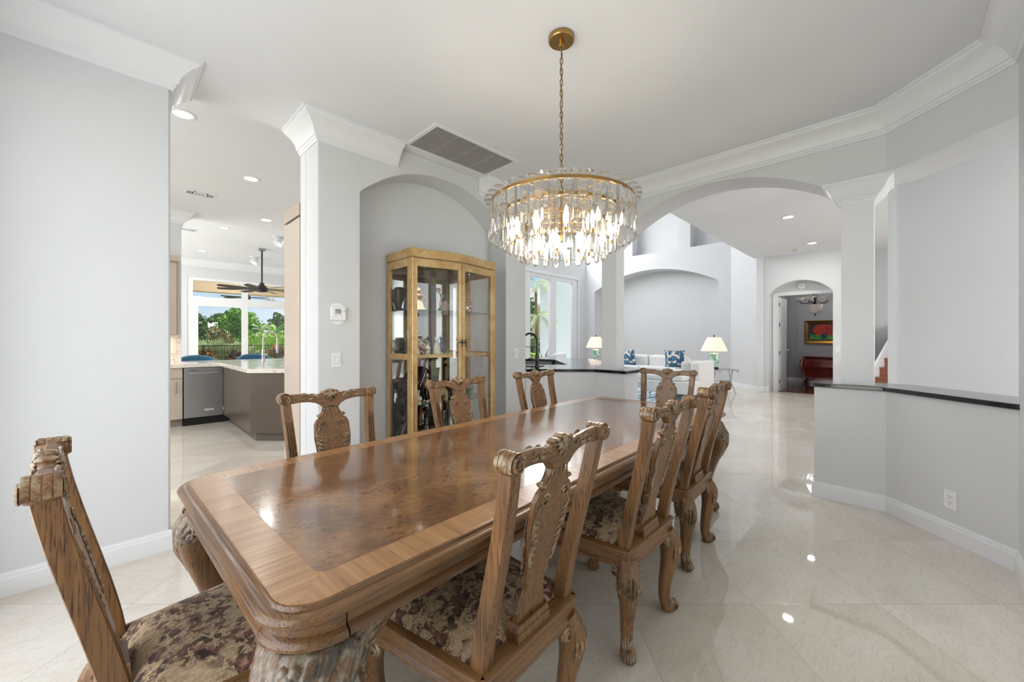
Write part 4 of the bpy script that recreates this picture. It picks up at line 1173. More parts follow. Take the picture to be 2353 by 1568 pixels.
m = MB(); m.tube([(.03,0,.105),(.022,0,.14),(.0,0,.172)], [.021,.027,.020], 10); m.build('bodice', P_NAVY, t)
m = MB(); m.ball((-.035,0,.205), .020, .019, .023); m.tube([(-.015,0,.172),(-.028,0,.19)], .008, 7); m.tube([(-.004,-.02,.165),(-.03,-.03,.11),(-.05,-.03,.055)], [.009,.007,.006], 7); m.tube([(.01,.02,.165),(.05,.02,.15),(.06,.02,.12)], [.009,.007,.005], 7); m.build('skin', P_SKIN, t)
m = MB(); m.ball((-.033,.006,.213), .024, .022, .020); m.build('hair', P_AUB, t)
m = MB(); m.lathe([(0,0),(.022,0),(.024,.005),(.03,.03),(.033,.055),(.026,.078),(.02,.09),(.024,.108),(.033,.118),(.034,.12),(.0,.112)], seg=20, cap=False)
solo('painted_vase', 'small painted flower vase with flared rim at the right of the top glass shelf', 'vase', 2.63, 3.22, 3, m, P_FLOW)
m = MB(); m.lathe([(0,0),(.05,0),(.05,.01),(.02,.03),(.03,.08),(.055,.14),(.06,.19),(.04,.22),(.0,.225)], seg=18, cap=False)
solo('bronze_urn', 'dark bronze urn behind the side glass at the left end of the top shelf', 'vase', 1.90, 3.36, 3, m, P_BRONZE)
# middle shelf
t = orn('flower_girl_figurine', 'pale figurine of a girl in a hat at the left of the middle shelf', 'figurine', 1.935, 3.15, 2)
m = MB(); m.lathe([(0,0),(.05,0),(.052,.01),(.04,.05),(.028,.09),(.02,.11),(0,.112)], seg=16, cap=False); m.tube([(.0,0,.10),(.01,0,.14),(.012,0,.165)], [.022,.025,.012], 9); m.tube([(.02,0,.15),(.05,-.02,.12),(.055,-.03,.09)], [.01,.008,.006], 7); m.build('dress', P_WHITE, t)
m = MB(); m.ball((.014,0,.187), .019, .019, .022); m.build('head', P_SKIN, t); m = MB(); m.lathe([(0,.225),(.014,.222),(.018,.206),(.034,.198),(.034,.195),(0,.197)], (.014,0,0), 14, cap=False); m.build('hat', P_CREAM, t)
m = MB()
for i in range(16): m.ball((.05+.035*math.cos(i*2.4)*(.3+i/20), -.03+.02*math.sin(i*2.4), .05+.04*math.sin(i*1.7)), .011, seg=8, rings=6)
m.build('flowers', P_FLOW, t)
t = orn('ginger_jar', 'round cream porcelain jar with painted landscape on the middle shelf', 'jar', 2.065, 3.27, 2)
m = MB(); m.lathe([(0,0),(.055,0),(.06,.006),(.085,.035),(.098,.07),(.096,.10),(.078,.128),(.05,.138),(.045,.142),(.046,.155),(.04,.156),(.038,.142),(0,.14)], seg=28, cap=False); m.build('body', P_JARF, t)
t = orn('frosted_cat', 'frosted glass cat sitting upright on the middle shelf', 'figurine', 2.155, 3.12, 2)
m = MB(); m.lathe([(0,0),(.034,0),(.040,.012),(.038,.04),(.030,.075),(.020,.105),(.016,.118),(.0,.122)], seg=18, sx=1, sy=.8, cap=False); m.ball((-.006,-.004,.138), .020, .018, .019)
m.lathe([(.008,0),(0,.018)], (-.018,0,.15), 8); m.lathe([(.008,0),(0,.018)], (.006,0,.15), 8); m.tube([(.03,.01,.006),(.048,-.0,.008),(.05,-.025,.01),(.035,-.035,.008)], .006, 7); m.build('body', P_FROST, t)
t = orn('lidded_pagoda_box', 'small cream pagoda-shaped lidded box in front of the round jar', 'box', 2.035, 3.09, 2)
m = MB(); m.lathe([(0,0),(.028,0),(.030,.012),(.018,.018),(.022,.03),(.022,.055),(0,.056)], seg=8, cap=False); m.build('body', P_FLOW, t); m = MB(); m.lathe([(.030,.055),(.018,.07),(.014,.084),(.005,.09),(.004,.1),(0,.102)], seg=8, cap=False); m.build('lid', P_CREAM, t)
def pitcher(lb, u, v, sh, s, mat, rz):
    t = orn('pitcher', lb, 'pitcher', u, v, sh); t.rotation_euler.z = rz
    m = MB(); m.lathe([(0,0),(.028*s,0),(.024*s,.008*s),(.034*s,.04*s),(.036*s,.065*s),(.022*s,.10*s),(.016*s,.12*s),(.026*s,.15*s),(.024*s,.15*s),(.0,.14*s)], seg=18, cap=False); m.build('body', mat, t)
    m = MB(); m.tube([(.016*s,0,.135*s),(.04*s,0,.155*s),(.055*s,0,.13*s),(.048*s,0,.09*s),(.034*s,0,.06*s)], .005*s, 7); m.build('handle', mat, t)
    m = MB(); m.tube([(-.018*s,0,.135*s),(-.034*s,0,.158*s)], [.01*s,.004*s], 7); m.build('spout', mat, t); return t
pitcher('dark blue glazed pitcher with looped handle left of the cabinet door handles', 2.285, 3.22, 2, 1.05, P_BLUE, .3)
m = MB(); m.lathe([(0,0),(.034,0),(.034,.01),(.026,.03),(.03,.09),(.024,.12),(.03,.135),(.036,.148),(0,.14)], seg=18, cap=False)
solo('blue_vase', 'dark blue relief vase right of the cabinet door handles on the middle shelf', 'vase', 2.455, 3.16, 2, m, P_BLUE)
m = MB(); m.lathe([(0,0),(.03,0),(.03,.012),(.012,.02),(.022,.045),(.03,.07),(.03,.08),(0,.07)], seg=16, cap=False); m.lathe([(0,.08),(.028,.08),(.03,.14),(.026,.17),(0,.165)], (.0,.06,0), 16, cap=False)
solo('dark_goblets', 'dark goblet with relief band behind the frosted cat', 'goblet', 2.235, 3.31, 2, m, P_BRONZE)
t = orn('cut_crystal_vase', 'tall cut crystal vase behind the side glass on the middle shelf', 'vase', 1.905, 3.20, 2)
m = MB(); m.lathe([(0,0),(.036,0),(.040,.01),(.030,.05),(.034,.12),(.048,.21),(.046,.21),(.030,.12),(.026,.05),(0,.02)], seg=12, cap=False); m.build('body', thin_glass('vase_glass', (.86,.84,.80), 1.6), t)
# lower glass shelf
t = orn('black_bull_figurine', 'black figure of a long-necked animal rearing over a low body on the lower glass shelf', 'figurine', 2.05, 3.30, 1)
m = MB(); m.tube([(-.16,0,.11),(-.10,0,.125),(-.03,0,.12),(.03,0,.10)], [.028,.042,.044,.036], 10)
m.tube([(.02,0,.11),(.05,0,.17),(.085,0,.245),(.105,0,.29)], [.036,.026,.020,.018], 10); m.tube([(.10,0,.288),(.125,0,.272),(.15,0,.25)], [.019,.018,.011], 9)
m.tube([(.098,0,.295),(.09,0,.325)], [.007,.003], 6)
for x in (-.13,-.09,.0,.035):
    for y in (-.02,.02): m.tube([(x,y,.1),(x+.004,y,.05),(x,y,0)], [.014,.010,.012], 7)
for i in range(5): m.tube([(-.14+.035*i,0,.15),(-.145+.035*i,0,.185)], [.011,.004], 6)
m.tube([(-.16,0,.12),(-.19,0,.10),(-.195,0,.06)], [.008,.006,.005], 6)
m.build('body', P_BLACK, t)
t = orn('black_jar', 'black jar with gold collar beside the black animal figure', 'jar', 2.125, 3.20, 1)
m = MB(); m.lathe([(0,0),(.035,0),(.052,.04),(.058,.085),(.05,.125),(.0,.13)], seg=20, cap=False); m.build('body', P_BLACK, t); m = MB(); m.lathe([(.0508,.122),(.044,.15),(.03,.165),(.026,.165),(.03,.12)], seg=20, cap=False); m.build('collar', P_GOLDB, t); m = MB(); m.lathe([(0,.165),(.026,.165),(.027,.185),(.022,.188),(0,.188)], seg=16, cap=False); m.build('neck', P_BLACK, t)
m = MB(); m.lathe([(0,0),(.04,0),(.038,.02),(.03,.06),(.03,.2),(.036,.28),(.042,.30),(0,.29)], seg=18, cap=False)
solo('dark_bronze_vase', 'tall dark bronze cylinder vase behind the black jar', 'vase', 2.28, 3.32, 1, m, P_BRONZE)
t = orn('tankard', 'dark pewter tankard with a relief band on the lower glass shelf', 'mug', 2.33, 3.18, 1)
m = MB(); m.lathe([(0,0),(.045,0),(.046,.01),(.042,.02),(.042,.14),(.048,.155),(.044,.158),(.0,.14)], seg=20, cap=False); m.build('body', P_BRONZE, t); m = MB(); m.tube([(.042,0,.13),(.075,0,.12),(.08,0,.07),(.043,0,.03)], .006, 7); m.build('handle', P_BRONZE, t)
t = orn('display_plate', 'dark round plate on a stand behind the side glass on the lower glass shelf', 'plate', 1.90, 3.30, 1)
m = MB(); m.M = Matrix.Translation((0,0,.115)) @ Matrix.Rotation(rad(78), 4, 'Y'); m.lathe([(0,-.004),(.05,-.004),(.11,.012),(.112,.016),(.05,.004),(0,.004)], seg=30, cap=False); m.build('plate', P_BRONZE, t)
m = MB(); m.M = Matrix.Translation((0,0,.115)) @ Matrix.Rotation(rad(78), 4, 'Y'); m.lathe([(.078,.0085),(.082,.0108),(.084,.0108),(.08,.0075)], seg=30, cap=False); m.build('gilt_line', P_GOLDB, t)
m = MB(); m.box(-.03,-.06,0,.05,.06,.012); m.tube([(.04,-.04,.01),(.012,-.04,.10)], .004, 6); m.tube([(.04,.04,.01),(.012,.04,.10)], .004, 6); m.build('stand', P_BLACK, t)
t = orn('white_goose', 'small white porcelain goose with raised neck at the left front of the lower glass shelf', 'figurine', 1.945, 3.10, 1)
m = MB(); m.ball((0,0,.045), .034, .026, .03); m.tube([(-.004,0,.055),(-.008,0,.085),(0,0,.115),(.002,0,.128)], [.02,.012,.009,.012], 9); m.lathe([(0,0),(.028,0),(.024,.02),(0,.03)], seg=12, cap=False); m.build('body', P_WHITE, t)
t = orn('porcelain_flowers', 'low bunch of painted porcelain flowers next to the white goose', 'ornament', 2.015, 3.08, 1)
m = MB()
for i in range(22): m.ball((.05*math.cos(i*2.4)*math.sqrt(i/22)*1.2, .03*math.sin(i*2.4)*math.sqrt(i/22), .014+.016*random.random()), .012, .012, .008, 8, 6)
m.build('blossoms', P_FLOW, t); m = MB(); m.lathe([(0,0),(.06,0),(.055,.012),(0,.014)], seg=16, sy=.6, cap=False); m.build('leaves', P_GREEN, t)
t = orn('elephant_figurine', 'tan elephant figure with raised trunk on the lower glass shelf', 'figurine', 2.195, 3.12, 1)
P_TAN = plain('tan_stone', (176, 152, 116), .5, var=.2, scale=30)
m = MB(); m.tube([(.07,0,.07),(.04,0,.085),(.0,0,.085),(-.03,0,.078)], [.028,.042,.042,.03], 10); m.ball((-.05,0,.098), .03, .026, .03); m.tube([(-.07,0,.10),(-.085,0,.07),(-.08,0,.03),(-.06,0,.012),(-.045,0,.02)], [.016,.012,.009,.007,.006], 8)
for x in (-.025,.055):
    for y in (-.022,.022): m.tube([(x,y,.07),(x,y,0)], [.017,.014], 8)
for y in (-1,1): m.ball((-.04,y*.03,.10), .02, .006, .026)
m.build('body', P_TAN, t)
m = MB(); m.lathe([(0,0),(.03,0),(.045,.05),(.07,.09),(.08,.12),(.075,.12),(.04,.06),(0,.02)], seg=18, cap=False)
solo('stone_bowl', 'tan footed bowl behind the elephant figure', 'bowl', 2.10, 3.36, 1, m, P_TAN)
t = orn('cut_crystal_bowl', 'cut crystal bowl with silvery ornaments at the right of the lower glass shelf', 'bowl', 2.60, 3.22, 1)
m = MB(); m.lathe([(0,0),(.045,0),(.05,.008),(.06,.05),(.075,.10),(.071,.10),(.055,.05),(.0,.02)], seg=16, cap=False); m.build('body', thin_glass('bowl_glass', (.80,.82,.82), 1.6), t)
m = MB()
for i in range(26): m.ball((.045*math.cos(i*2.4)*math.sqrt(i/26), .045*math.sin(i*2.4)*math.sqrt(i/26), .06+.03*random.random()), .011, seg=7, rings=5)
m.build('filling', plain('silver_filigree', (176, 172, 166), .3, metal=.5), t)
# cabinet floor
m = MB(); m.lathe([(0,0),(.06,0),(.062,.02),(.054,.06),(.056,.40),(.066,.485),(.076,.505),(.07,.507),(.05,.48),(0,.46)], seg=24, cap=False)
solo('tall_black_vase', 'tall black glazed vase behind the left cabinet door on the cabinet floor', 'vase', 1.985, 3.26, 0, m, P_BLACK)
t = orn('gold_banded_urn', 'black urn with gold handles and a gold mosaic belly on the cabinet floor', 'vase', 2.12, 3.19, 0)
m = MB(); m.lathe([(0,0),(.06,0),(.055,.03),(.085,.12),(.10,.22),(.098,.29),(0,.29)], seg=24, cap=False); m.build('belly', floral('gilt_mosaic', (60, 44, 22), ((150, 112, 48), (188, 150, 76), (120, 84, 34)), 90), t)
m = MB(); m.lathe([(.098,.29),(.088,.325),(.056,.335),(.052,.43),(.07,.47),(.072,.48),(.06,.482),(.045,.44),(0,.42)], seg=24, cap=False); m.build('neck', P_BLACK, t)
m = MB()
for s in (-1,1): m.tube([(s*.052,0,.44),(s*.085,0,.43),(s*.095,0,.38),(s*.088,0,.335)], .008, 8)
m.build('handle', P_GOLDB, t)
t = orn('crystal_decanter', 'clear glass decanter standing right of the gold banded urn', 'vase', 2.285, 3.17, 0)
m = MB(); m.lathe([(0,0),(.045,0),(.048,.02),(.046,.30),(.052,.42),(.045,.44),(.04,.30),(.036,.03),(0,.02)], seg=14, cap=False); m.build('body', thin_glass('decanter_glass', (.78,.8,.8), 1.8), t)
m = MB(); m.lathe([(0,0),(.05,0),(.06,.05),(.05,.16),(.03,.30),(.045,.40),(.04,.40),(0,.36)], seg=20, cap=False)
solo('black_floor_vase', 'narrow-necked black vase right of the clear decanter on the cabinet floor', 'vase', 2.385, 3.28, 0, m, P_BLACK)
t = orn('bronze_figure_group', 'dark bronze figure group behind the lower side glass', 'sculpture', 1.915, 3.30, 0)
m = MB(); m.lathe([(0,0),(.06,0),(.06,.03),(0,.035)], seg=16, cap=False); m.tube([(0,0,.03),(.01,0,.15),(.0,.01,.26),(.01,0,.33)], [.035,.045,.05,.03], 10); m.ball((.005,-.01,.385), .03, .03, .036); m.tube([(.0,.04,.3),(-.02,.09,.25),(-.01,.08,.16)], [.018,.016,.012], 8); m.tube([(0,-.04,.3),(-.03,-.08,.34),(-.02,-.1,.40)], [.018,.015,.012], 8); m.build('figure', P_BRONZE, t)
m = MB(); m.ball((0,0,.2), .03, .024, .04); m.ball((.015,-.01,.25), .024); m.lathe([(0,0),(.03,0),(.02,.16),(0,.17)], seg=12, cap=False)
solo('speckled_ornament', 'black and white speckled ornament in front of the tall black vase', 'ornament', 1.94, 3.09, 0, m, floral('speckled_glaze', (220,216,210), ((30,28,28),(60,58,56),(200,196,190)), 60))

# ------------------------------------------------------------------ wall and ceiling fittings in the dining room
t = thing('thermostat', 'white wall thermostat with grey display reading 73 on the pier', 'thermostat', (1.268, W3, 1.502))
m = MB(); pts = [(-.052,-.075),(.052,-.075),(.052,.075),(-.052,.075)]
m.prism([(.062*math.cos(a)*(.86), .088*math.sin(a)) if False else (max(-.052,min(.052,.075*math.cos(a))), .086*math.sin(a)) for a in [2*PI*k/32 for k in range(32)]], -.006, 0, lambda a, b, c: (a, c, b)); m.build('wall_plate', M_WHITE, t, ang=30)
m = MB(); m.box(-.060,-.030,-.056,.060,-.006,.056); bd = m.build('body', M_WHITE, t, smooth=False, bevel=.008, bseg=3)
m = MB(); m.box(-.030,-.0315,-.006,.024,-.0300,.038); m.build('display', plain('display_grey', (166,168,166), .3), bd, smooth=False)
def text(name, s, size, mat, parent, loc, rot, ext=.0003):
    cu = bpy.data.curves.new(name, 'FONT'); cu.body = s; cu.size = size; cu.extrude = ext; cu.align_x = 'CENTER'; cu.align_y = 'CENTER'
    o = bpy.data.objects.new(name, cu); COL.objects.link(o); cu.materials.append(mat); o.location = loc; o.rotation_euler = rot
    dg = bpy.context.evaluated_depsgraph_get()
    me = bpy.data.meshes.new_from_object(o.evaluated_get(dg)); mo = bpy.data.objects.new(name, me); COL.objects.link(mo)
    if not me.materials: me.materials.append(mat)
    mo.location = loc; mo.rotation_euler = rot; bpy.data.objects.remove(o); bpy.data.curves.remove(cu)
    if parent is not None: mo.parent = parent
    return mo
text('display_digits', '73', .036, M_SLOT, bd, (-.006,-.0322,.016), (rad(90),0,0))
m = MB(); m.box(-.026,-.0315,-.020,-.010,-.030,-.014); m.box(.010,-.0315,-.020,.026,-.030,-.014); m.box(.036,-.0315,.024,.050,-.030,.028); m.box(.036,-.0315,.014,.050,-.030,.018); m.box(-.054,-.0306,-.030,.054,-.0300,-.0288)
m.build('buttons', plain('grey_print', (170,170,170), .5), bd, smooth=False)

def wall_switch(lb, u, v, z, rz, group='light switches'):
    t = thing('light_switch', lb, 'switch', (u, v, z), rz, group)
    m = MB(); m.box(-.036,-.006,-.0585,.036,0,.0585); m.build('wall_plate', M_WHITE, t, smooth=False, bevel=.002)
    m = MB(); m.box(-.0175,-.0075,-.034,.0175,-.006,.034); m.build('surround', plain('switch_gap', (190,190,190), .5), t, smooth=False)
    m = MB(); m.add([(-.0155,-.0075,-.032),(.0155,-.0075,-.032),(.0155,-.0125,.032),(-.0155,-.0125,.032),(-.0155,-.005,-.032),(.0155,-.005,-.032),(.0155,-.005,.032),(-.0155,-.005,.032)], [(0,1,2,3),(4,7,6,5),(0,4,5,1),(3,2,6,7),(0,3,7,4),(1,5,6,2)]); m.build('rocker', M_WHITE, t, smooth=False)
    return t
wall_switch('white rocker light switch on the pier below the thermostat', 1.262, W3, 1.13, 0)
wall_switch('white rocker light switch on the narrow wall end right of the gold cabinet', 3.34, W3, 1.13, 0)
wall_switch('white rocker light switch right of the arched door at the end of the hall', 11.2, .985, 1.06, -PI/2)
t = thing('wall_outlet', 'white duplex wall outlet on the low wall under the black cap', 'outlet', (3.782, -.232, .265), rad(-135))
m = MB(); m.box(-.036,-.006,-.0585,.036,0,.0585); m.build('wall_plate', M_WHITE, t, smooth=False, bevel=.002)
for zz in (.0195,-.0195):
    m = MB(); m.box(-.0168,-.0085,zz-.0165,.0168,-.006,zz+.0165); so = m.build('socket', M_WHITE, t, smooth=False, bevel=.002)
    m = MB(); m.box(-.0085,-.0088,zz-.002,-.006,-.0084,zz+.010); m.box(.006,-.0088,zz-.001,.0085,-.0084,zz+.009); m.lathe([(0,-.0088),(.003,-.0088),(.003,-.0084),(0,-.0084)], (0,0,zz-.009), 10, axis='Y', cap=False); m.build('slots', M_SLOT, so, smooth=False)

t = thing('return_vent', 'large white return-air grille with dark slats in the ceiling next to the chandelier', 'vent', (2.281, 2.868, ZC))
m = MB(); w, d = .476, .246
m.prism([(-w,-d),(w,-d),(w,d),(-w,d)], -.006, 0); m.v = []; m.f = []
for (a,b,c,e) in ((-w,-d,w,-d+.034),(-w,d-.034,w,d),(-w,-d+.034,-w+.034,d-.034),(w-.034,-d+.034,w,d-.034)): m.box(a,b,-.010,c,e,-.0002)
m.build('frame', M_TRIM, t, smooth=False, bevel=.002)
m = MB(); m.box(-w+.034,-d+.034,-.0012,w-.034,d-.034,-.0004); m.build('duct', plain('duct_shadow', (38,36,34), .8), t, smooth=False)
m = MB()
ns = 30
for i in range(ns):
    y = -d+.04+(2*d-.08)*i/(ns-1); m.box(-w+.034, y-.0024, -.0085, w-.034, y+.0024, -.0060)
for x in (-.22, 0, .22): m.box(x-.002,-d+.034,-.0055,x+.002,d-.034,-.0040)
m.build('grille', plain('vent_slats', (196,194,190), .5), t, smooth=False)
def ceiling_vent(lb, u, v, z, rz=0):
    t = thing('ceiling_register', lb, 'vent', (u, v, z), rz, 'ceiling registers')
    m = MB(); w, d = .17, .09
    for (a,b,c,e) in ((-w,-d,w,-d+.022),(-w,d-.022,w,d),(-w,-d+.022,-w+.022,d-.022),(w-.022,-d+.022,w,d-.022)): m.box(a,b,-.008,c,e,-.0002)
    m.box(-.075,-d,-.008,-.06,d,-.0002); m.box(.06,-d,-.008,.075,d,-.0002); m.build('frame', M_TRIM, t, smooth=False)
    m = MB(); m.box(-w+.02,-d+.02,-.001,w-.02,d-.02,-.0004); m.build('duct', MATS['duct_shadow'], t, smooth=False)
    m = MB()
    for i in range(5): m.box(-.06,-.055+.025*i,-.006,.06,-.046+.025*i,-.002)
    for x in (-.135,-.115,-.095,.095,.115,.135): m.box(x-.004,-d+.02,-.006,x+.004,d-.02,-.002)
    m.build('louvres', M_TRIM, t, smooth=False)
ceiling_vent('white ceiling register in the kitchen ceiling between two round downlights', .863, 6.98, ZK)
ceiling_vent('small white ceiling register in the family room ceiling near the kitchen wall', 1.10, 10.68, ZF)

M_LENS = emit('downlight_glow', (255, 250, 240), 16)
first = None
DL = [(.446,4.61,ZK,'large round ceiling downlight just inside the kitchen opening','kitchen downlights'),
      (1.235,5.855,ZK,'round ceiling downlight right of the kitchen ceiling register','kitchen downlights'),
      (1.846,7.707,ZK,'round ceiling downlight near the tall taupe cabinet','kitchen downlights'),
      (1.63,9.97,ZF,'nearer small round downlight in the family room ceiling','family room downlights'),
      (1.656,13.0,ZF,'farther small round downlight in the family room ceiling near the window wall','family room downlights'),
      (7.15,1.92,ZH,'nearer round downlight in the hall ceiling','hall downlights'),
      (9.22,2.02,ZH,'farther round downlight in the hall ceiling beside the smoke detector','hall downlights')]
def R0(px, py, z):
    k = (px-1176)/905; d = (z-CAM_H)*905/(779-py); return d*(.7120+.7022*k), d*(.7022-.7120*k)
for i, (u, v, z, lb, g) in enumerate(DL):
    if i == 5: u, v = R0(1811, 499, ZH)
    if i == 6: u, v = R0(1866, 559, ZH)
    if first is None:
        first = thing('downlight', lb, 'light', (u, v, z), 0, g)
        m = MB(); m.lathe([(.070,-.001),(.072,-.006),(.094,-.005),(.096,-.0005),(.07,-.0005)], seg=32, cap=False); m.build('trim_ring', M_TRIM, first)
        m = MB(); m.lathe([(0,-.0025),(.071,-.0025),(.071,-.001),(0,-.001)], seg=32, cap=False); m.build('lens', M_LENS, first)
    else: dup(first, (u, v, z), 0, lb, g)
u, v = R0(1831, 573, ZH)
t = thing('smoke_detector', 'small beige smoke detector on the hall ceiling past the downlights', 'smoke detector', (u, v, ZH))
m = MB(); m.lathe([(0,-.04),(.05,-.04),(.065,-.03),(.07,-.012),(.075,-.0005),(0,-.0005)], seg=28, cap=False); m.build('body', plain('aged_plastic', (206,200,186), .4), t)
m = MB(); m.lathe([(0,-.043),(.012,-.043),(.012,-.04),(0,-.04)], (.02,0,0), 10, cap=False); m.build('test_button', M_WHITE, t)
t = thing('smoke_detector', 'round white smoke detector in the arch above the study door', 'smoke detector', (11.5, 1.665, 2.56))
m = MB(); m.lathe([(0,-.045),(.055,-.045),(.075,-.03),(.08,0),(0,0)], seg=28, axis='X', cap=False); m.build('body', M_WHITE, t)
m = MB(); m.box(-.048,-.02,.0,-.045,.02,.006); m.box(-.048,-.012,-.02,-.045,-.004,-.012); m.build('grille', M_SLOT, t, smooth=False)
# ------------------------------------------------------------------ kitchen
FV = 7.56            # front of the base cabinets
def pull(parent, p0, p1, off, name='handle', r=.006):
    m = MB(); p0, p1, off = Vector(p0), Vector(p1), Vector(off); d = (p1-p0).normalized()*.015
    m.tube([p0+off, p1+off], r, 8); m.tube([p0+d, p0+d+off], r*.8, 8); m.tube([p1-d, p1-d+off], r*.8, 8); return m.build(name, M_CHROME, parent)
t = thing('base_cabinet', 'light taupe base cabinet with a drawer over a door left of the dishwasher', 'cabinet', (.10, FV, 0))
m = MB(); m.box(-2.6,.02,.11,.632,.62,.872); m.build('body', M_TAUPEC, t, smooth=False)
m = MB(); m.box(-2.6,.07,0,.632,.6,.11); m.build('toe_kick', plain('toe_kick_taupe', (150,138,126), .5), t, smooth=False)
m = MB(); m.box(.10,0,.715,.628,.02,.868); d = m.build('drawer', M_TAUPEC, t, smooth=False, bevel=.002); pull(d, (.29,0,.80), (.45,0,.80), (0,-.03,0))
m = MB(); m.box(.10,0,.115,.628,.02,.708); d = m.build('door', M_TAUPEC, t, smooth=False, bevel=.002); pull(d, (.555,0,.50), (.555,0,.66), (0,-.03,0))
t = thing('dishwasher', 'stainless steel dishwasher with a bar handle built under the kitchen counter', 'dishwasher', (.742, FV, 0))
m = MB(); m.box(.0,-.012,.115,.605,.02,.866); dr = m.build('door', M_STEEL, t, smooth=False, bevel=.004)
m = MB(); m.box(-.004,.02,.0,.609,.6,.872); m.box(.004,.012,.0,.601,.02,.112); m.build('body', M_SLOT, t, smooth=False)
pull(dr, (.045,-.012,.785), (.56,-.012,.785), (0,-.05,0), 'handle', .011)
m = MB(); m.box(.07,-.0135,.824,.155,-.012,.831); m.build('vent_slot', M_SLOT, dr, smooth=False)
m = MB(); m.box(.245,-.0135,.205,.355,-.012,.232); bg = m.build('badge', plain('badge_plate', (226,224,220), .3), dr, smooth=False)
text('badge_lettering', 'KitchenAid', .0185, M_SLOT, bg, (.300,-.0137,.2185), (rad(90),0,0))
m = MB(); m.lathe([(0,-.0135),(.031,-.0135),(.031,-.012),(0,-.012)], (.500,0,.213), 26, axis='Y', cap=False); rb = m.build('round_sticker', MATS['badge_plate'], dr, smooth=False)
m = MB(); m.lathe([(.026,-.0139),(.028,-.0139),(.028,-.0134),(.026,-.0134)], (.500,0,.213), 26, axis='Y', cap=False); m.box(.487,-.0139,.205,.513,-.0134,.210); m.box(.492,-.0139,.216,.510,-.0134,.221); m.build('sticker_print', M_SLOT, rb, smooth=False)
t = thing('corner_cabinet', 'narrow light taupe filler cabinet between the dishwasher and the dark island', 'cabinet', (1.362, FV, 0))
m = MB(); m.box(-.008,0,.11,.9,.62,.872); m.build('body', M_TAUPEC, t, smooth=False); m = MB(); m.box(-.008,.05,0,.9,.6,.11); m.build('toe_kick', MATS['toe_kick_taupe'], t, smooth=False)
# dark bronze peninsula with a clipped corner
t = thing('kitchen_island', 'dark bronze kitchen island with a clipped corner under the pale stone top', 'cabinet', (1.22, 5.6, 0))
P = [(0,.24),(.0,.60),(.0,1.955),(.9,1.955),(.9,-.66),(.60,-.36)]
P = [(0.0,.22),(.62,-.40),(1.6,-.40),(1.6,1.92),(0,1.92)]
m = MB(); m.prism(P, .11, .868); m.build('body', M_BROWN, t, smooth=False, bevel=.002)
m = MB(); m.prism([(.07,.25),(.65,-.33),(1.55,-.33),(1.55,1.9),(.07,1.9)], 0, .11); m.build('toe_kick', plain('bronze_toe_kick', (96,86,76), .4), t, smooth=False)
def quartz():
    n = N('veined_quartz'); co = n.coord(); f = n.noise(co, 2.4, 6, .6, 2.2)
    c = n.mix(n.ramp(f, [(.485,0),(.5,1),(.515,0)]), s2l(236,228,216), s2l(170,146,118)); n.set(color=c, rough=.12, coat=.2); return n.m
M_QUARTZ = quartz()
m = MB(); m.prism([(-2.5,FV-.03),(1.18,FV-.03),(1.18,5.79),(1.83,5.14),(2.9,5.14),(2.9,8.55),(.80,8.55),(.80,8.197),(-2.5,8.197)], .872, .925)
tag(m.build('kitchen_worktop', M_QUARTZ, smooth=False, bevel=.003), 'pale veined stone kitchen worktop with the pull-down faucet', 'countertop')
# backsplash and upper cabinet
m = MB(); m.box(-2.5,8.188,.926,.772,8.198,1.36); tag(m.build('backsplash', M_QUARTZ, smooth=False), 'pale stone backsplash lit from under the taupe wall cabinet', 'backsplash')
t = thing('wall_cabinet', 'light taupe wall cabinet hanging at the left edge of the kitchen opening', 'cabinet', (.705, 8.187, 1.36))
m = MB(); m.box(-2.0,-.335,0,0,0,1.10); m.build('body', M_TAUPE, t, smooth=False)
m = MB(); m.box(-.55,-.357,.004,-.02,-.336,1.09); m.build('door', M_TAUPE, t, smooth=False, bevel=.002)
m = MB(); m.box(-2.0,-.375,1.12,.015,0,1.205); m.box(-2.0,-.33,1.10,-.005,0,1.12); m.build('cornice', M_TAUPE, t, smooth=False)
t = thing('wall_outlet', 'pale outlet plate on the kitchen backsplash under the wall cabinet', 'outlet', (.655, 8.188, 1.13))
m = MB(); m.box(-.06,-.006,-.058,.06,0,.058); m.build('wall_plate', plain('almond_plate', (236,226,210), .4), t, smooth=False, bevel=.002)
m = MB(); m.box(-.042,-.008,-.033,-.012,-.006,.033); m.box(.012,-.008,-.033,.042,-.006,.033); m.build('socket', MATS['almond_plate'], t, smooth=False, bevel=.001)
wall_switch('white light switch on the family room wall left of the sliding doors', 1.25, FW, 1.12, 0)
# tall cabinet behind the pier
t = thing('tall_cabinet', 'tall taupe kitchen cabinet behind the pier, its plain side facing the opening', 'cabinet', (1.125, 3.66, 0))
m = MB(); m.box(0,0,.0,.62,.425,2.345); m.build('body', M_TAUPEC, t, smooth=False)
m = MB(); m.box(.02,.01,2.345,.6,.40,2.365); m.build('shadow_gap', M_SLOT, t, smooth=False)
m = MB(); m.box(-.003,0,2.365,.62,.43,2.47); m.build('cornice', M_TAUPE, t, smooth=False)
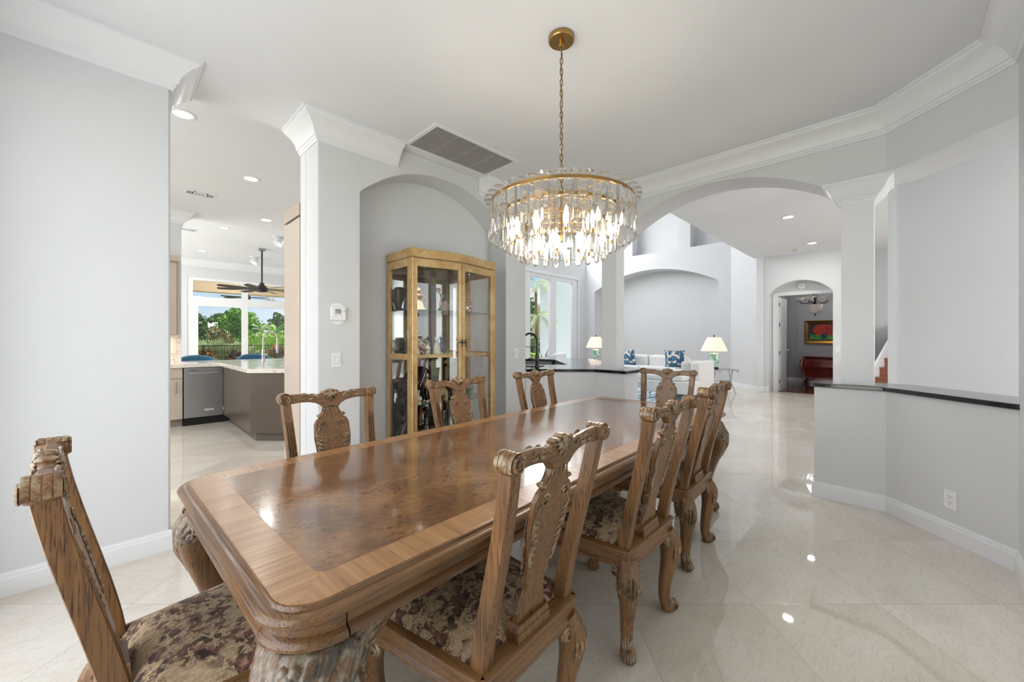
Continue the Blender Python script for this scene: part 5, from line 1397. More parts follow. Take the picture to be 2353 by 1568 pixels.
# pull-down faucet
def faucet(name, lb, u, v, z, rz, mat, s=1.0, r=.016, coil=False):
    t = thing(name, lb, 'faucet', (u, v, z), rz)
    m = MB(); m.lathe([(0,0),(.030,0),(.030,.012),(.024,.02),(.022,.17*s),(.018,.19*s),(0,.19*s)], seg=18, cap=False); m.build('body', mat, t)
    pts = [(0,0,.18*s)] + [(0,0,.36*s)] + [(.105*s-.105*s*math.cos(a), 0, .36*s+.115*s*math.sin(a)) for a in [PI*i/14 for i in range(1,15)]] + [(.212*s,0,.30*s)]
    m = MB(); m.tube(pts, r*.72, 10)
    if coil:
        hp = []
        L = smooth_path(pts, 8)
        for i, p in enumerate(L):
            q = Vector(L[min(i+1,len(L)-1)])-Vector(L[max(i-1,0)]); q.normalize(); a = Vector((0,1,0)); b = q.cross(a)
            hp.append(Vector(p)+(a*math.cos(i*1.4)+b*math.sin(i*1.4))*r*.95)
        m.tube(hp, .0032, 5)
    m.build('spout', mat, t)
    m = MB(); m.lathe([(0,.13*s),(.020,.13*s),(.022,.16*s),(.018,.25*s),(.014,.305*s),(0,.31*s)], (.212*s,0,0), 16, cap=False); m.build('spray_head', mat, t)
    m = MB(); m.tube([(0,-.02,.085*s),(0,-.05,.09*s),(.06*s,-.075,.105*s),(.10*s,-.08,.115*s)], [.011,.010,.008,.007], 8); m.build('lever', mat, t)
    if not coil: 
        m = MB(); m.tube([(0,0,.27*s),(.21*s,0,.29*s)], .004, 6); m.build('stay', mat, t)
    return t
faucet('kitchen_faucet', 'brushed nickel pull-down spring faucet on the pale kitchen worktop', 1.79, 7.66, .925, rad(-38), steel('brushed_nickel', (196,196,192), .22), 1.05, .016, True)
m = MB(); m.box(1.95,7.75,.9255,2.7,8.15,.930); tag(m.build('kitchen_sink', plain('sink_rim', (176,180,180), .25, metal=.6), smooth=False), 'steel rim of the kitchen sink behind the nickel faucet', 'sink')
faucet('bar_faucet', 'dark bronze pull-down faucet standing on the black bar counter', 3.90, 3.38, .935, rad(150), plain('gunmetal', (74,72,72), .25, metal=.9), .92, .019)
t = thing('bar_sink', 'small round black undermount sink rim beside the dark bar faucet', 'sink', (3.98, 3.56, .935))
m = MB(); m.lathe([(.10,-.02),(.165,.0),(.172,.006),(.182,.008),(.186,.001),(.16,-.01)], seg=36, cap=False); m.build('rim', M_DARK, t)
m = MB(); m.lathe([(0,.001),(.165,.001),(.165,.002),(0,.002)], seg=36, cap=False); m.build('basin', M_SLOT, t)
# stools
M_TEAL = plain('teal_leather', (58, 112, 142), .45, var=.06)
t = thing('bar_stool', 'teal upholstered counter stool behind the worktop at the left of the sliding doors', 'stool', (1.08, 9.05, 0), 0, 'teal counter stools')
m = MB(); n = 20
rows = []
for j in range(7):
    q = j/6
    rows.append(q)
def stool_back(i, j):
    a = -1.25+2.5*i/(n-1); q = j/6; h = .30*(1-.35*abs(a/1.25)**2.2)
    R = .30 + .012*math.sin(PI*q); return (R*math.sin(a), R*math.cos(a)*.8, .70+h*q)
m.grid(n, 7, stool_back); m.build('backrest', M_TEAL, t, solid=.06, bevel=.02, ang=60)
m = MB(); m.lathe([(0,.62),(.22,.62),(.25,.64),(.25,.69),(.22,.71),(0,.72)], seg=24, cap=False); m.build('seat', M_TEAL, t)
for a in (PI/4, 3*PI/4, 5*PI/4, 7*PI/4):
    m = MB(); m.tube([(.16*math.cos(a),.16*math.sin(a),.63),(.23*math.cos(a),.23*math.sin(a),0)], [.018,.012], 8); m.build('leg', M_DARK, t)
s2 = dup(t, (1.98, 9.05, 0), 0, 'teal upholstered counter stool behind the nickel faucet')
# ceiling fan
def fan(lb, u, v, ztop, zhub, R, nb, mat, group, cat='fan', grow=1.0):
    t = thing('ceiling_fan', lb, cat, (u, v, 0), 0, group)
    m = MB(); m.lathe([(0,ztop-.001),(.075*grow,ztop-.001),(.08*grow,ztop-.05),(.03,ztop-.07),(0,ztop-.07)], seg=22, cap=False); m.build('mount', M_STEEL if grow == 1 else mat, t)
    m = MB(); m.tube([(0,0,ztop-.06),(0,0,zhub+.15)], .019, 10); m.build('rod', mat, t)
    m = MB(); m.lathe([(0,zhub+.16),(.05,zhub+.16),(.055,zhub+.10),(.09,zhub+.09),(.095,zhub+.05),(.13,zhub+.045),(.13,zhub-.055),(.11,zhub-.07),(0,zhub-.07)], seg=24, cap=False); m.build('motor', mat, t)
    for k in range(nb):
        a = 2*PI*k/nb+.25; m = MB(); m.M = Matrix.Rotation(a, 4, 'Z') @ Matrix.Translation((0,0,zhub)) @ Matrix.Rotation(rad(13), 4, 'X')
        m.prism([(.10,-.02),(.22,-.04),(.72*R,-.095),(.95*R,-.075),(R,-.02),(R*.98,.04),(.70*R,.05),(.22,.035),(.10,.02)], -.006, .006); m.build('blade', mat, t, smooth=False)
    return t
fan('dark bronze ceiling fan hanging on a long rod in the family room', 2.68, 11.6, ZF, 2.566, 1.0, 8, M_DARK, None)
t = thing('spot_lamp', 'small white spotlight on the family room ceiling left of the fan rod', 'light', (2.77, 12.9, ZF), rad(20), 'family room spotlights')
m = MB(); m.lathe([(0,-.0005),(.09,-.0005),(.09,-.02),(0,-.025)], seg=20, cap=False); m.tube([(0,0,-.02),(.03,0,-.06)], .012, 8); m.build('mount', M_WHITE, t)
m = MB(); m.M = Matrix.Translation((.06,0,-.09)) @ Matrix.Rotation(rad(35), 4, 'Y'); m.lathe([(0,.09),(.05,.08),(.075,.02),(.10,-.09),(.095,-.09),(.0,-.02)], seg=20, cap=False); m.build('shade', M_WHITE, t)
dup(t, (2.60, 9.97, ZF), rad(20), 'small white spotlight on the family room ceiling beside the tall taupe cabinet')

# sliding doors of the family room
def frame_window(name, axis_at, pieces, mat, depth, panes, label=None):
    m = MB()
    for i, (a, b, z0, z1) in enumerate(pieces): m.box(a, axis_at-.0012*i, z0, b, axis_at+depth-.001*i, z1)
    o = m.build(name, mat, smooth=False, bevel=.004); tag(o, kind='structure')
    for a, b, z0, z1 in panes:
        g = MB(); g.box(a, axis_at+depth*.5, z0, b, axis_at+depth*.5+.006, z1); g.build('pane', M_GLASS, o, smooth=False)
    return o
frame_window('window_1', FW+.02, [(1.49,1.62,.03,3.07),(4.12,4.25,.03,3.07),(1.62,4.12,2.99,3.07),(1.62,4.12,2.34,2.52),(2.80,2.96,.03,3.07),(1.62,1.74,.03,2.34),(1.74,4.12,.03,.12),(1.74,2.80,2.25,2.34),(2.96,4.12,2.28,2.34)], M_WHITE, .09,
             [(1.62,2.80,2.52,2.99),(2.96,4.12,2.52,2.99),(1.74,2.80,.12,2.25),(2.96,4.12,.12,2.28)])
frame_window('window_2', 7.96, [(8.55,8.87,.5,3.34),(11.03,11.31,.5,3.34),(8.87,11.03,3.20,3.34),(8.87,11.03,.5,.60),(9.83,10.12,.5,3.34)], M_TRIM, .09, [(8.87,9.83,.60,3.20),(10.12,11.03,.60,3.20)])
m = MB()
for a, b, c, d in ((8.45,8.56,.4,3.33),(11.30,11.40,.4,3.33)): m.box(a, 7.922, c, b, 7.94, d)
m.box(8.45,7.920,3.331,11.40,7.94,3.42); struct('trim_window', m, M_TRIM, smooth=False)
# ------------------------------------------------------------------ living room
M_LINEN = plain('white_leather', (232, 231, 230), .5, var=.02, scale=4)
M_LINEN2 = plain('grey_white_leather', (208, 208, 208), .5, var=.03, scale=4)
def soft_box(x0, y0, z0, x1, y1, z1, r=.05):
    m = MB(); m.box(x0, y0, z0, x1, y1, z1); return m
t = thing('sectional_sofa', 'white leather sectional sofa in the living room beyond the arch', 'sofa', (8.2, 2.95, .0145))
# section along the end wall: u 2.0..3.0, v 0..3.7 (local)
m = MB(); m.box(2.0,1.15,.14,3.0,3.2,.40); m.build('base', M_LINEN, t, bevel=.02)
m = MB(); m.box(.0,.0,.14,1.2,1.05,.40); m.box(1.2,.25,.14,2.0,1.3,.38); m.build('base', M_LINEN, t, bevel=.02)
m = MB(); m.box(.0,.22,.40,1.15,1.05,.53); m.build('seat_cushion', M_LINEN, t, bevel=.04, bseg=3)
m = MB(); m.box(1.17,.30,.385,2.0,1.28,.51); m.build('seat_cushion', M_LINEN, t, bevel=.04, bseg=3)
for k in range(2):
    m = MB(); m.box(1.98,1.17+1.015*k,.40,2.75,2.17+1.015*k,.54); m.build('seat_cushion', M_LINEN, t, bevel=.04, bseg=3)
for k in range(2):
    m = MB(); m.box(2.55,1.17+1.015*k,.50,2.85,2.17+1.015*k,.83); m.build('back_cushion', M_LINEN, t, bevel=.07, bseg=4)
m = MB(); m.box(2.82,1.14,.15,3.02,3.21,.74); m.build('back_panel', M_LINEN, t, bevel=.03)
m = MB(); m.box(.35,-.008,.15,1.22,.20,.80); m.build('back_panel', M_LINEN, t, bevel=.04, bseg=3)
m = MB(); m.box(.38,.19,.50,1.18,.42,.80); m.build('back_cushion', M_LINEN2, t, bevel=.07, bseg=4)
for x, y in ((.08,.95),(.08,.1),(1.1,.1),(2.9,3.1),(2.1,3.1)):
    m = MB(); m.tube([(x,y,.14),(x-.02,y,0)], .012, 8); m.tube([(x-.08,y,.10),(x,y,.13),(x+.08,y,.10)], .008, 6); m.build('foot', M_CHROME, t)
M_PIL = floral('teal_floral_print', (238, 234, 222), ((44, 112, 150), (30, 78, 124), (72, 160, 172)), 15, .40)
def pillow(lb, u, v, z, rz, tilt, w=.46):
    m = MB(); n = 11
    def f(i, j, s):
        x = -1+2*i/(n-1); y = -1+2*j/(n-1); b = (1-x**4)*(1-y**4)
        pin = 1-.08*(1-x*x) if abs(y) > .99 else 1-.08*(1-y*y) if abs(x) > .99 else 1
        return (x*w/2*pin, s*.085*b**.6, y*w/2*pin)
    m.grid(n, n, lambda i, j: f(i, j, 1)); m.grid(n, n, lambda i, j: f(i, j, -1))
    o = m.build('throw_pillow', M_PIL, ang=80); o.location = (u, v, z); o.rotation_euler = (tilt, 0, rz); return tag(o, lb, 'pillow', 'teal floral throw pillows')
pillow('teal floral throw pillow at the left of the white sofa, half behind the column', 10.50, 5.60, .765, rad(78), rad(-12))
pillow('teal floral throw pillow leaning at the right of the white sofa back', 10.42, 4.24, .765, rad(106), rad(-20), .50)
# area rug
def rugm():
    n = N('blue_grey_rug'); co = n.coord(); f = n.noise(n.mapping(co, (1,2.6,1)), 2.4, 6, .7, 1.4)
    n.set(color=n.ramp(f, [(.4, s2l(226,230,232)), (.52, s2l(196,212,222)), (.58, s2l(96,140,168)), (.62, s2l(40,66,84)), (.68, s2l(206,216,222))]), rough=.9); return n.m
m = MB(); m.box(6.9,3.1,.0005,10.3,6.6,.014); tag(m.build('area_rug', rugm(), smooth=False), 'white and blue abstract rug under the sectional sofa', 'rug')
# lamps on side tables
M_SHADE = N('pleated_shade')
_c = M_SHADE.coord(); _w = M_SHADE.node('ShaderNodeTexWave', wave_type='BANDS'); _w.inputs['Scale'].default_value = 1.0
M_SHADE.set(color=s2l(250,240,226), rough=.8, emit=s2l(255,222,186), estr=.32); M_SHADE = M_SHADE.m
M_LAMP = floral('famille_rose_porcelain', (198, 222, 210), ((92, 168, 150), (120, 190, 168), (206, 130, 140)), 20)
def lamp(lb, u, v, z):
    t = thing('table_lamp', lb, 'lamp', (u, v, z), 0, 'ginger jar lamps')
    m = MB(); m.lathe([(0,.0),(.10,0),(.105,.02),(.09,.03),(.09,.045),(0,.045)], seg=24, cap=False); m.build('base', M_SLOT, t)
    m = MB(); m.lathe([(0,.045),(.075,.045),(.085,.07),(.115,.20),(.125,.30),(.11,.36),(.07,.385),(.062,.41),(0,.41)], seg=28, cap=False); m.build('body', M_LAMP, t)
    m = MB(); m.lathe([(0,.41),(.055,.41),(.05,.43),(.012,.44),(.012,.78),(0,.78)], seg=16, cap=False); m.build('neck', M_BRASS, t)
    m = MB(); n = 96
    def f(i, j):
        a = 2*PI*i/n; r = (.285, .225, .145)[j]*(1+.03*(i % 2)); return (r*math.cos(a), r*math.sin(a), (.43, .58, .76)[j])
    m.grid(n, 3, f, closed_u=True); m.build('lamp_shade', M_SHADE, t, ang=5)
    m = MB(); m.lathe([(0,.77),(.012,.77),(.02,.79),(.012,.81),(0,.82)], seg=10, cap=False); m.build('finial', M_DARK, t)
    return t
def side_table(lb, u, v, h):
    t = thing('side_table', lb, 'table', (u, v, 0), rad(40), 'white metal side tables')
    M_PEW = plain('pewter_metal', (168, 170, 174), .35, metal=.5)
    m = MB(); m.lathe([(0,h-.012),(.30,h-.012),(.30,h-.002),(0,h-.002)], seg=4, cap=False); m.M = None
    m = MB(); m.box(-.30,-.26,h-.014,.30,.26,h-.002); m.build('top', thin_glass('table_glass', (.86,.92,.91), 1.2), t, smooth=False)
    for y in (-.2, .2):
        m = MB(); m.tube(smooth_path([(-.34,y,h-.06),(-.36,y,h-.02),(-.30,y,h-.016),(-.10,y,h-.04),(-.02,y,h*.55),(.12,y,h*.25),(.26,y,.01)], 6), .012, 8)
        m.tube(smooth_path([(.34,y,h-.06),(.36,y,h-.02),(.30,y,h-.016),(.10,y,h-.04),(.02,y,h*.55),(-.12,y,h*.25),(-.26,y,.01)], 6), .012, 8)
        m.build('scroll_frame', M_PEW, t)
    m = MB(); m.tube([(0,-.2,h*.5),(0,.2,h*.5)], .010, 8); m.build('stretcher', M_PEW, t)
    return t
side_table('pewter scroll-legged side table carrying the lamp right of the white sofa', 10.40, 3.08, .575)
lamp('floral ginger jar lamp with pleated shade on the side table right of the white sofa', 10.20, 3.20, .576)
side_table('pewter scroll-legged side table at the far end of the sofa, behind the column', 10.55, 6.72, .60)
lamp('floral ginger jar lamp with pleated shade at far left, half hidden by the square column', 10.36, 6.62, .601)
# glass coffee table with shelves
t = thing('coffee_table', 'low glass coffee table with stacked shelves beyond the far chair', 'table', (8.05, 4.55, 0))
for zz in (.42, .26, .10):
    m = MB(); m.box(-.3,-.45,zz,.3,.45,zz+.014); m.build('shelf', MATS['table_glass'], t, smooth=False)
for x in (-.27,.27):
    for y in (-.42,.42):
        m = MB(); m.tube([(x,y,.015),(x,y,.42)], .014, 8); m.build('leg', M_CHROME, t)
# white lounge stool seen over the bar counter
t = thing('lounge_chair', 'white upholstered chair back showing above the far edge of the bar counter', 'chair', (7.2, 5.95, 0), rad(20))
m = MB(); m.box(-.32,-.34,.40,.32,.34,.56); m.build('seat', M_LINEN, t, bevel=.06, bseg=3)
m = MB(); m.box(-.34,-.40,.42,.34,-.24,.97); m.build('backrest', M_LINEN, t, bevel=.06, bseg=3)
for x in (-.26,.26):
    for y in (-.3,.28):
        m = MB(); m.tube([(x,y,.41),(x,y,0)], .016, 8); m.build('leg', M_CHROME, t)

# ------------------------------------------------------------------ study beyond the arched door
t = thing('bombe_commode', 'carved red mahogany commode with two drawers against the study wall', 'dresser', (14.36, 1.30, .012))
M_MAH = wood_mat('red_mahogany', (134, 44, 36), (104, 30, 26), (44, 14, 12), .7, .22, .5, axis='Y')
def bombe(z):  # front and side swell
    return interp([(.10,.02),(.2,.0),(.34,.02),(.52,.06),(.66,.045),(.78,.0)], z)
HWD, DP = .66, .50
rings = []
for i in range(13):
    z = .17+.59*i/12; b = bombe(z); pts = []
    for k in range(13):
        y = -1+2*k/12; pts.append((-(DP-.06+b+.05*(1-y*y)), y*(HWD-.04+b*.6), z))
    pts = [(0,-HWD+.04-b*.6,z)] + pts + [(0,HWD-.04+b*.6,z)]; rings.append(pts)
m = loft(rings); m.build('body', M_MAH, t, ang=50)
for z0, z1 in ((.50,.73),(.235,.475)):
    rr = []
    for i in range(7):
        z = z0+(z1-z0)*i/6; b = bombe(z)
        rr.append([(-(DP-.06+b+.05*(1-y*y))-.010, y*(HWD-.10+b*.5), z) for y in [-1+2*k/12 for k in range(13)]] + [(-(DP-.06+b+.05*(1-y*y))+.02, y*(HWD-.10+b*.5), z) for y in [1-2*k/12 for k in range(13)]])
    d = loft(rr).build('drawer', M_MAH, t, ang=50)
    m = MB(); z = (z0+z1)/2; b = bombe(z)
    for y in (-.36,.36):
        x = -(DP-.06+b+.05*(1-(y/.6)**2))-.014
        m.tube([(x,y-.09,z+.02),(x-.02,y-.05,z-.005),(x-.03,y,z-.02),(x-.02,y+.05,z-.005),(x,y+.09,z+.02)], [.012,.009,.007,.009,.012], 7); m.ball((x,y-.09,z+.02), .02); m.ball((x,y+.09,z+.02), .02)
    m.ball((-(DP-.01+b)-.012,0,z), .006, .03, .034); m.build('drawer_pull', M_DARK, d)
m = MB(); m.prism([(0,-HWD-.05),(0,HWD+.05),(-DP+.0,HWD+.03),(-DP-.05,.3),(-DP-.07,0),(-DP-.05,-.3),(-DP+.0,-HWD-.03)], .76, .79); m.build('top', M_MAH, t, bevel=.006)
for y in (-1, 1):
    for x in (-DP+.03, -.05):
        m = MB(); m.tube([(x,y*(HWD-.03),.76),(x-.05,y*(HWD+.045),.62),(x-.06,y*(HWD+.05),.52),(x-.01,y*(HWD-.01),.30),(x-.01,y*(HWD-.02),.16),(x-.03,y*(HWD),.05),(x-.05,y*(HWD+.02),0)], [.03,.05,.05,.036,.030,.022,.028], 9); m.build('leg', M_MAH, t)
m = MB(); m.add([], []); 
m.prism([(-.60,.19),(-.45,.12),(-.2,.10),(0,.07),(.2,.10),(.45,.12),(.60,.19)], -DP-.005, -DP+.02, lambda a, b, c: (c, a, b)); m.build('skirt', M_MAH, t, smooth=False)
t = thing('framed_painting', 'gilt framed painting of red flowers in a dark vase on the study wall', 'painting', (14.395, 1.555, 1.495), 0)
m = MB()
W2, H2_ = .45, .335
prof = [(0,-.02),(.0,-.05),(.02,-.06),(.05,-.045),(.085,-.03),(.09,-.0)]
def frame_ring(w, h, lv):
    mm = MB(); vs = []; fs = []
    for d, x in lv: vs += [(x,-w+d,-h+d),(x,w-d,-h+d),(x,w-d,h-d),(x,-w+d,h-d)]
    for i in range(len(lv)-1):
        for k in range(4): fs.append((4*i+k,4*i+(k+1)%4,4*i+4+(k+1)%4,4*i+4+k))
    mm.add(vs, fs); return mm
frame_ring(W2, H2_, [(0,0),(0,-.05),(.012,-.062),(.05,-.045),(.085,-.03)]).build('frame', brass('gilt_frame', (170, 124, 62), .35), t, smooth=False)
frame_ring(W2-.083, H2_-.083, [(0,0),(0,-.034),(.035,-.03),(.035,0)]).build('liner', plain('dark_liner', (40,32,28), .5), t, smooth=False)
def painting():
    n = N('flower_painting'); co = n.coord(); x, y, z = n.sep(co)
    f = n.noise(co, 13, 4, .7, .6); g = n.noise(co, 30, 4, .7)
    reds = n.ramp(g, [(.32, s2l(70,14,12)), (.5, s2l(168,28,20)), (.6, s2l(206,54,24)), (.7, s2l(224,140,50))])
    bgc = n.ramp(f, [(.35, s2l(30,60,36)), (.5, s2l(24,40,44)), (.65, s2l(70,30,26))])
    wob = n.math('MULTIPLY', n.math('SUBTRACT', n.noise(co, 9, 4, .7, 1.0), .5), .5)
    green = n.ramp(g, [(.35, s2l(8,74,44)), (.5, s2l(30,136,66)), (.6, s2l(150,186,60)), (.7, s2l(40,96,60))])
    table_ = n.math('LESS_THAN', n.math('ADD', z, n.math('MULTIPLY', wob, .35)), -.055)
    c = n.mix(table_, bgc, green)
    # bouquet: a ragged oval of reds with orange flecks
    b2 = n.math('ADD', n.math('POWER', n.math('DIVIDE', y, .27), 2.0), n.math('POWER', n.math('DIVIDE', n.math('SUBTRACT', z, .06), .17), 2.0))
    c = n.mix(n.math('LESS_THAN', n.math('ADD', b2, n.math('MULTIPLY', wob, 3.0)), 1.0), c, reds)
    vz = n.math('ADD', n.math('POWER', n.math('DIVIDE', y, .06), 2.0), n.math('POWER', n.math('DIVIDE', n.math('ADD', z, .115), .085), 2.0))
    c = n.mix(n.math('LESS_THAN', n.math('ADD', vz, wob), 1.0), c, n.ramp(g, [(.4, s2l(12,18,38)), (.6, s2l(50,70,110))]))
    n.set(color=c, rough=.5); return n.m
m = MB(); m.box(-.024,-W2+.115,-H2_+.115,-.012,W2-.115,H2_-.115); m.build('canvas', painting(), t, smooth=False)
t = thing('study_chandelier', 'bronze chandelier with alabaster bowls hanging in the study', 'chandelier', (12.8, 1.57, 0))
M_ALAB = plain('alabaster_glass', (226, 222, 214), .4, var=.05)
m = MB(); m.lathe([(0,1.90),(.012,1.905),(.022,1.925),(.012,1.945),(0,1.95)], seg=12, cap=False); m.lathe([(.10,2.185),(.155,2.19),(.155,2.20),(.06,2.21),(.03,2.30),(.05,2.36),(0,2.37)], seg=20, cap=False); m.build('body', M_DARK, t)
m = MB(); m.lathe([(0,1.945),(.06,1.955),(.12,2.0),(.15,2.07),(.158,2.19),(0,2.19)], seg=24, cap=False); m.build('bowl', M_ALAB, t)
for k in range(5):
    a = 2*PI*k/5+.35; c, s = math.cos(a), math.sin(a)
    m = MB(); m.tube(smooth_path([(.05*c,.05*s,2.30),(.15*c,.15*s,2.23),(.27*c,.27*s,2.235),(.33*c,.33*s,2.29)], 5), .010, 8); ar = m.build('arm', M_DARK, t)
    m = MB(); m.lathe([(0,2.29),(.03,2.29),(.07,2.31),(.105,2.36),(.115,2.385),(.11,2.385),(.06,2.325),(0,2.31)], (.33*c,.33*s,0), 20, cap=False); m.build('shade', M_ALAB, ar)
    m = MB(); m.tube([(.05*c,.05*s,2.34),(.02*c,.02*s,2.86)], .007, 6); m.build('suspension_rod', M_DARK, t)
m = MB(); m.lathe([(0,2.90),(.07,2.90),(.07,2.87),(0,2.85)], seg=18, cap=False); m.build('canopy', M_DARK, t)
# ------------------------------------------------------------------ outdoors
def grassm():
    n = N('lawn'); co = n.coord(); f = n.noise(co, .8, 4); g = n.noise(co, 30, 3)
    c = n.mix(.4, n.ramp(f, [(.35, s2l(122,138,58)), (.65, s2l(172,176,92))]), n.ramp(g, [(.35, s2l(96,118,46)), (.65, s2l(190,190,110))])); n.set(color=c, rough=.9); return n.m
m = MB(); m.box(-60,-60,-.26,90,110,-.21); tag(m.build('ground_lawn', grassm(), smooth=False), kind='structure')
m = MB(); m.box(-3.2,14.55,-.2,9,19.5,-.02); struct('floor_patio', m, plain('patio_pavers', (206,196,180), .7, var=.08, scale=3), smooth=False)
m = MB(); m.box(4.7,8.12,-.2,20,10.6,-.04); struct('floor_side_bounce', m, plain('side_bounce_grey', (186,182,176), .9, var=.15, scale=20), smooth=False)  # unseen grey ground added so light bounced onto the stucco stays neutral
M_STUCCO = plain('white_stucco', (226,230,236), .85, var=.04, scale=30, bump=.5, bscale=18)
M_TANST = plain('tan_stucco', (232,210,184), .85, var=.05, scale=30, bump=.2)
m = MB(); m.box(-6,18.0,3.03,11.5,18.5,3.9); m.box(-6,14.55,3.85,11.5,18.0,3.95); m.box(-4.4,18.0,-.2,-3.9,18.5,3.05); m.box(6.2,18.0,-.2,6.7,18.5,3.05)
struct('ceiling_patio', m, M_TANST, smooth=False)
fan('dark ceiling fan on the patio seen through the sliding doors', 3.35, 16.6, 3.85, 2.78, .80, 6, M_DARK, None, grow=1.01)
t = thing('flood_lamp', 'tan outdoor floodlight box hanging under the patio beam', 'light', (4.42, 17.7, 2.74), rad(-20))
m = MB(); m.box(-.14,-.1,-.09,.14,.1,.09); m.build('body', plain('tan_metal', (190,176,158), .4), t, smooth=False, bevel=.02); m = MB(); m.tube([(-.05,0,.09),(-.05,0,.25),(.0,.24,.25),(.05,0,.25),(.05,0,.09)], .012, 6); m.build('bracket', MATS['tan_metal'], t)
def leafmat(name, a, b, c, rough=.55):
    n = N(name); g = n.node('ShaderNodeNewGeometry'); f = n.noise(n.coord(), 1.6, 2)
    col = n.mix(.35, n.ramp(g.outputs['Random Per Island'], [(0, s2l(*a)), (.55, s2l(*b)), (1, s2l(*c))]), n.ramp(f, [(.35, s2l(*a)), (.65, s2l(*c))]))
    n.set(color=col, rough=rough, spec=.3); return n.m
L_TREE = leafmat('tree_leaves', (58,104,30), (112,172,52), (170,212,90)); L_DARK = leafmat('dark_leaves', (48,78,38), (84,120,64), (132,160,96))
L_PALM = leafmat('palmetto_leaves', (126,150,92), (186,200,140), (232,232,190)); L_HEDGE = leafmat('hedge_leaves', (86,134,28), (146,190,44), (204,224,84))
L_CROT = leafmat('croton_leaves', (92,36,34), (150,96,44), (214,158,70)); L_RED = leafmat('cordyline_leaves', (74,40,48), (112,60,66), (150,96,90)); L_GR = leafmat('vine_leaves', (34,86,20), (74,140,34), (140,190,70))
BARK = plain('bark', (120,100,80), .9, var=.25, scale=20)
rng = random.Random(3)
def clump(m, c, rx, ry, rz, n, s, shell=.55):
    for _ in range(n):
        while True:
            p = Vector((rng.uniform(-1,1), rng.uniform(-1,1), rng.uniform(-1,1))); L = p.length
            if .05 < L < 1: break
        p = p/L*(shell+(1-shell)*rng.random()**.6); w = 1+.22*math.sin(p.x*5+p.z*4)
        q = Vector((c[0]+p.x*rx*w, c[1]+p.y*ry*w, c[2]+p.z*rz*w))
        a = Vector((rng.uniform(-1,1), rng.uniform(-1,1), rng.uniform(-.6,1))).normalized(); b = a.orthogonal().normalized(); b.rotate(Matrix.Rotation(rng.random()*6.28, 3, a)); ss = s*rng.uniform(.6,1.3)
        t2 = a.cross(b)
        m.add([q-b*ss, q+t2*ss*.45, q+b*ss, q-t2*ss*.45], [(0,1,2,3)])
def tree(lb, u, v, blobs, trunk, mat, n, s, cat='tree', name='garden_tree', group=None):
    t = thing(name, lb, cat, (u, v, -.21), 0, group)
    m = MB(); m.tube(trunk[0], trunk[1], 8); m.build('trunk', BARK, t)
    m = MB()
    for c, rx, ry, rz, k in blobs: clump(m, c, rx, ry, rz, int(n*k), s)
    m.build('crown', mat, t, smooth=False); return t
def bush(lb, u, v, blobs, mat, n, s, cat='shrub', name='shrub', group=None):
    m = MB()
    for c, rx, ry, rz, k in blobs: clump(m, c, rx, ry, rz, int(n*k), s, .5)
    o = m.build(name, mat, smooth=False); o.location = (u, v, -.21); return tag(o, lb, cat, group)
def palmetto(m, c, R, nf, droop=.5):
    """fan fronds: thin leaf strips radiating from stalk ends"""
    for i in range(nf):
        a = 6.283*i/nf + rng.random(); el = rng.uniform(.2,1.3); L = R*rng.uniform(.5,.8)
        d = Vector((math.cos(a)*math.cos(el), math.sin(a)*math.cos(el), math.sin(el))); tip = Vector(c)+d*L
        side = d.cross(Vector((0,0,1))).normalized(); up = side.cross(d)
        for k in range(13):
            b = -1.25+2.5*k/12; e = d*math.cos(b)+side*math.sin(b); l = R*.62*(1-.2*abs(b))
            w = e.cross(up).normalized()*.022*R
            m.add([tip-w*.4, tip+w*.4, tip+e*l*.6+w-Vector((0,0,.03)), tip+e*l-Vector((0,0,droop*l*.35)), tip+e*l*.6-w-Vector((0,0,.03))], [(0,1,2,3,4)])
def fronds(m, c, R, nf, el0=-.2, el1=1.2, seg=9, w=.05, rl=.42):
    for i in range(nf):
        a = 6.283*i/nf + rng.random()*.5; el = rng.uniform(el0, el1); P = []; p = Vector(c); d = Vector((math.cos(a)*math.cos(el), math.sin(a)*math.cos(el), math.sin(el)))
        for k in range(seg+1):
            P.append(p.copy()); p = p+d*(R/seg); d = (d+Vector((0,0,-.16))).normalized()
        for k in range(1, seg):
            f = (P[k+1]-P[k-1]).normalized(); s = f.cross(Vector((0,0,1))).normalized()
            for sg in (-1, 1):
                for q in (0, .5):
                    b = P[k]+(P[k+1]-P[k])*q
                    tip = b + (s*sg*.8+f*.7-Vector((0,0,.35)))*R*rl*(1-.5*abs(k/seg-.45))
                    m.add([b-f*w*.5, b+f*w*.5, tip], [(0,1,2)])
# back garden
tree('big bright green garden tree behind the black fence, centred in the sliding doors', 6.35, 33, [((0,0,2.75),1.15,1.1,.85,1),((-.55,0,2.25),.9,.9,.8,.5),((.65,0,2.2),.95,.9,.8,.5),((.3,-.4,1.5),1.1,.8,.8,.5)], ([(0,0,0),(.05,0,1.0),(0,0,2.2)], [.16,.13,.09]), L_TREE, 2200, .12)
tree('dark garden tree at the left edge of the sliding doors', 3.75, 30, [((0,0,2.3),.38,.4,.72,1),((-.2,0,1.6),.55,.5,.6,.7)], ([(0,0,0),(0,0,2.2)], [.1,.05]), L_DARK, 800, .10)
tree('dull brownish-green garden tree left of the big bright tree', 4.65, 31, [((0,0,1.75),.75,.7,.5,1),((.4,0,1.5),.6,.7,.5,.6)], ([(0,0,0),(.1,0,1.5)], [.1,.06]), leafmat('olive_leaves', (84,84,40), (128,116,66), (170,150,96)), 700, .10)
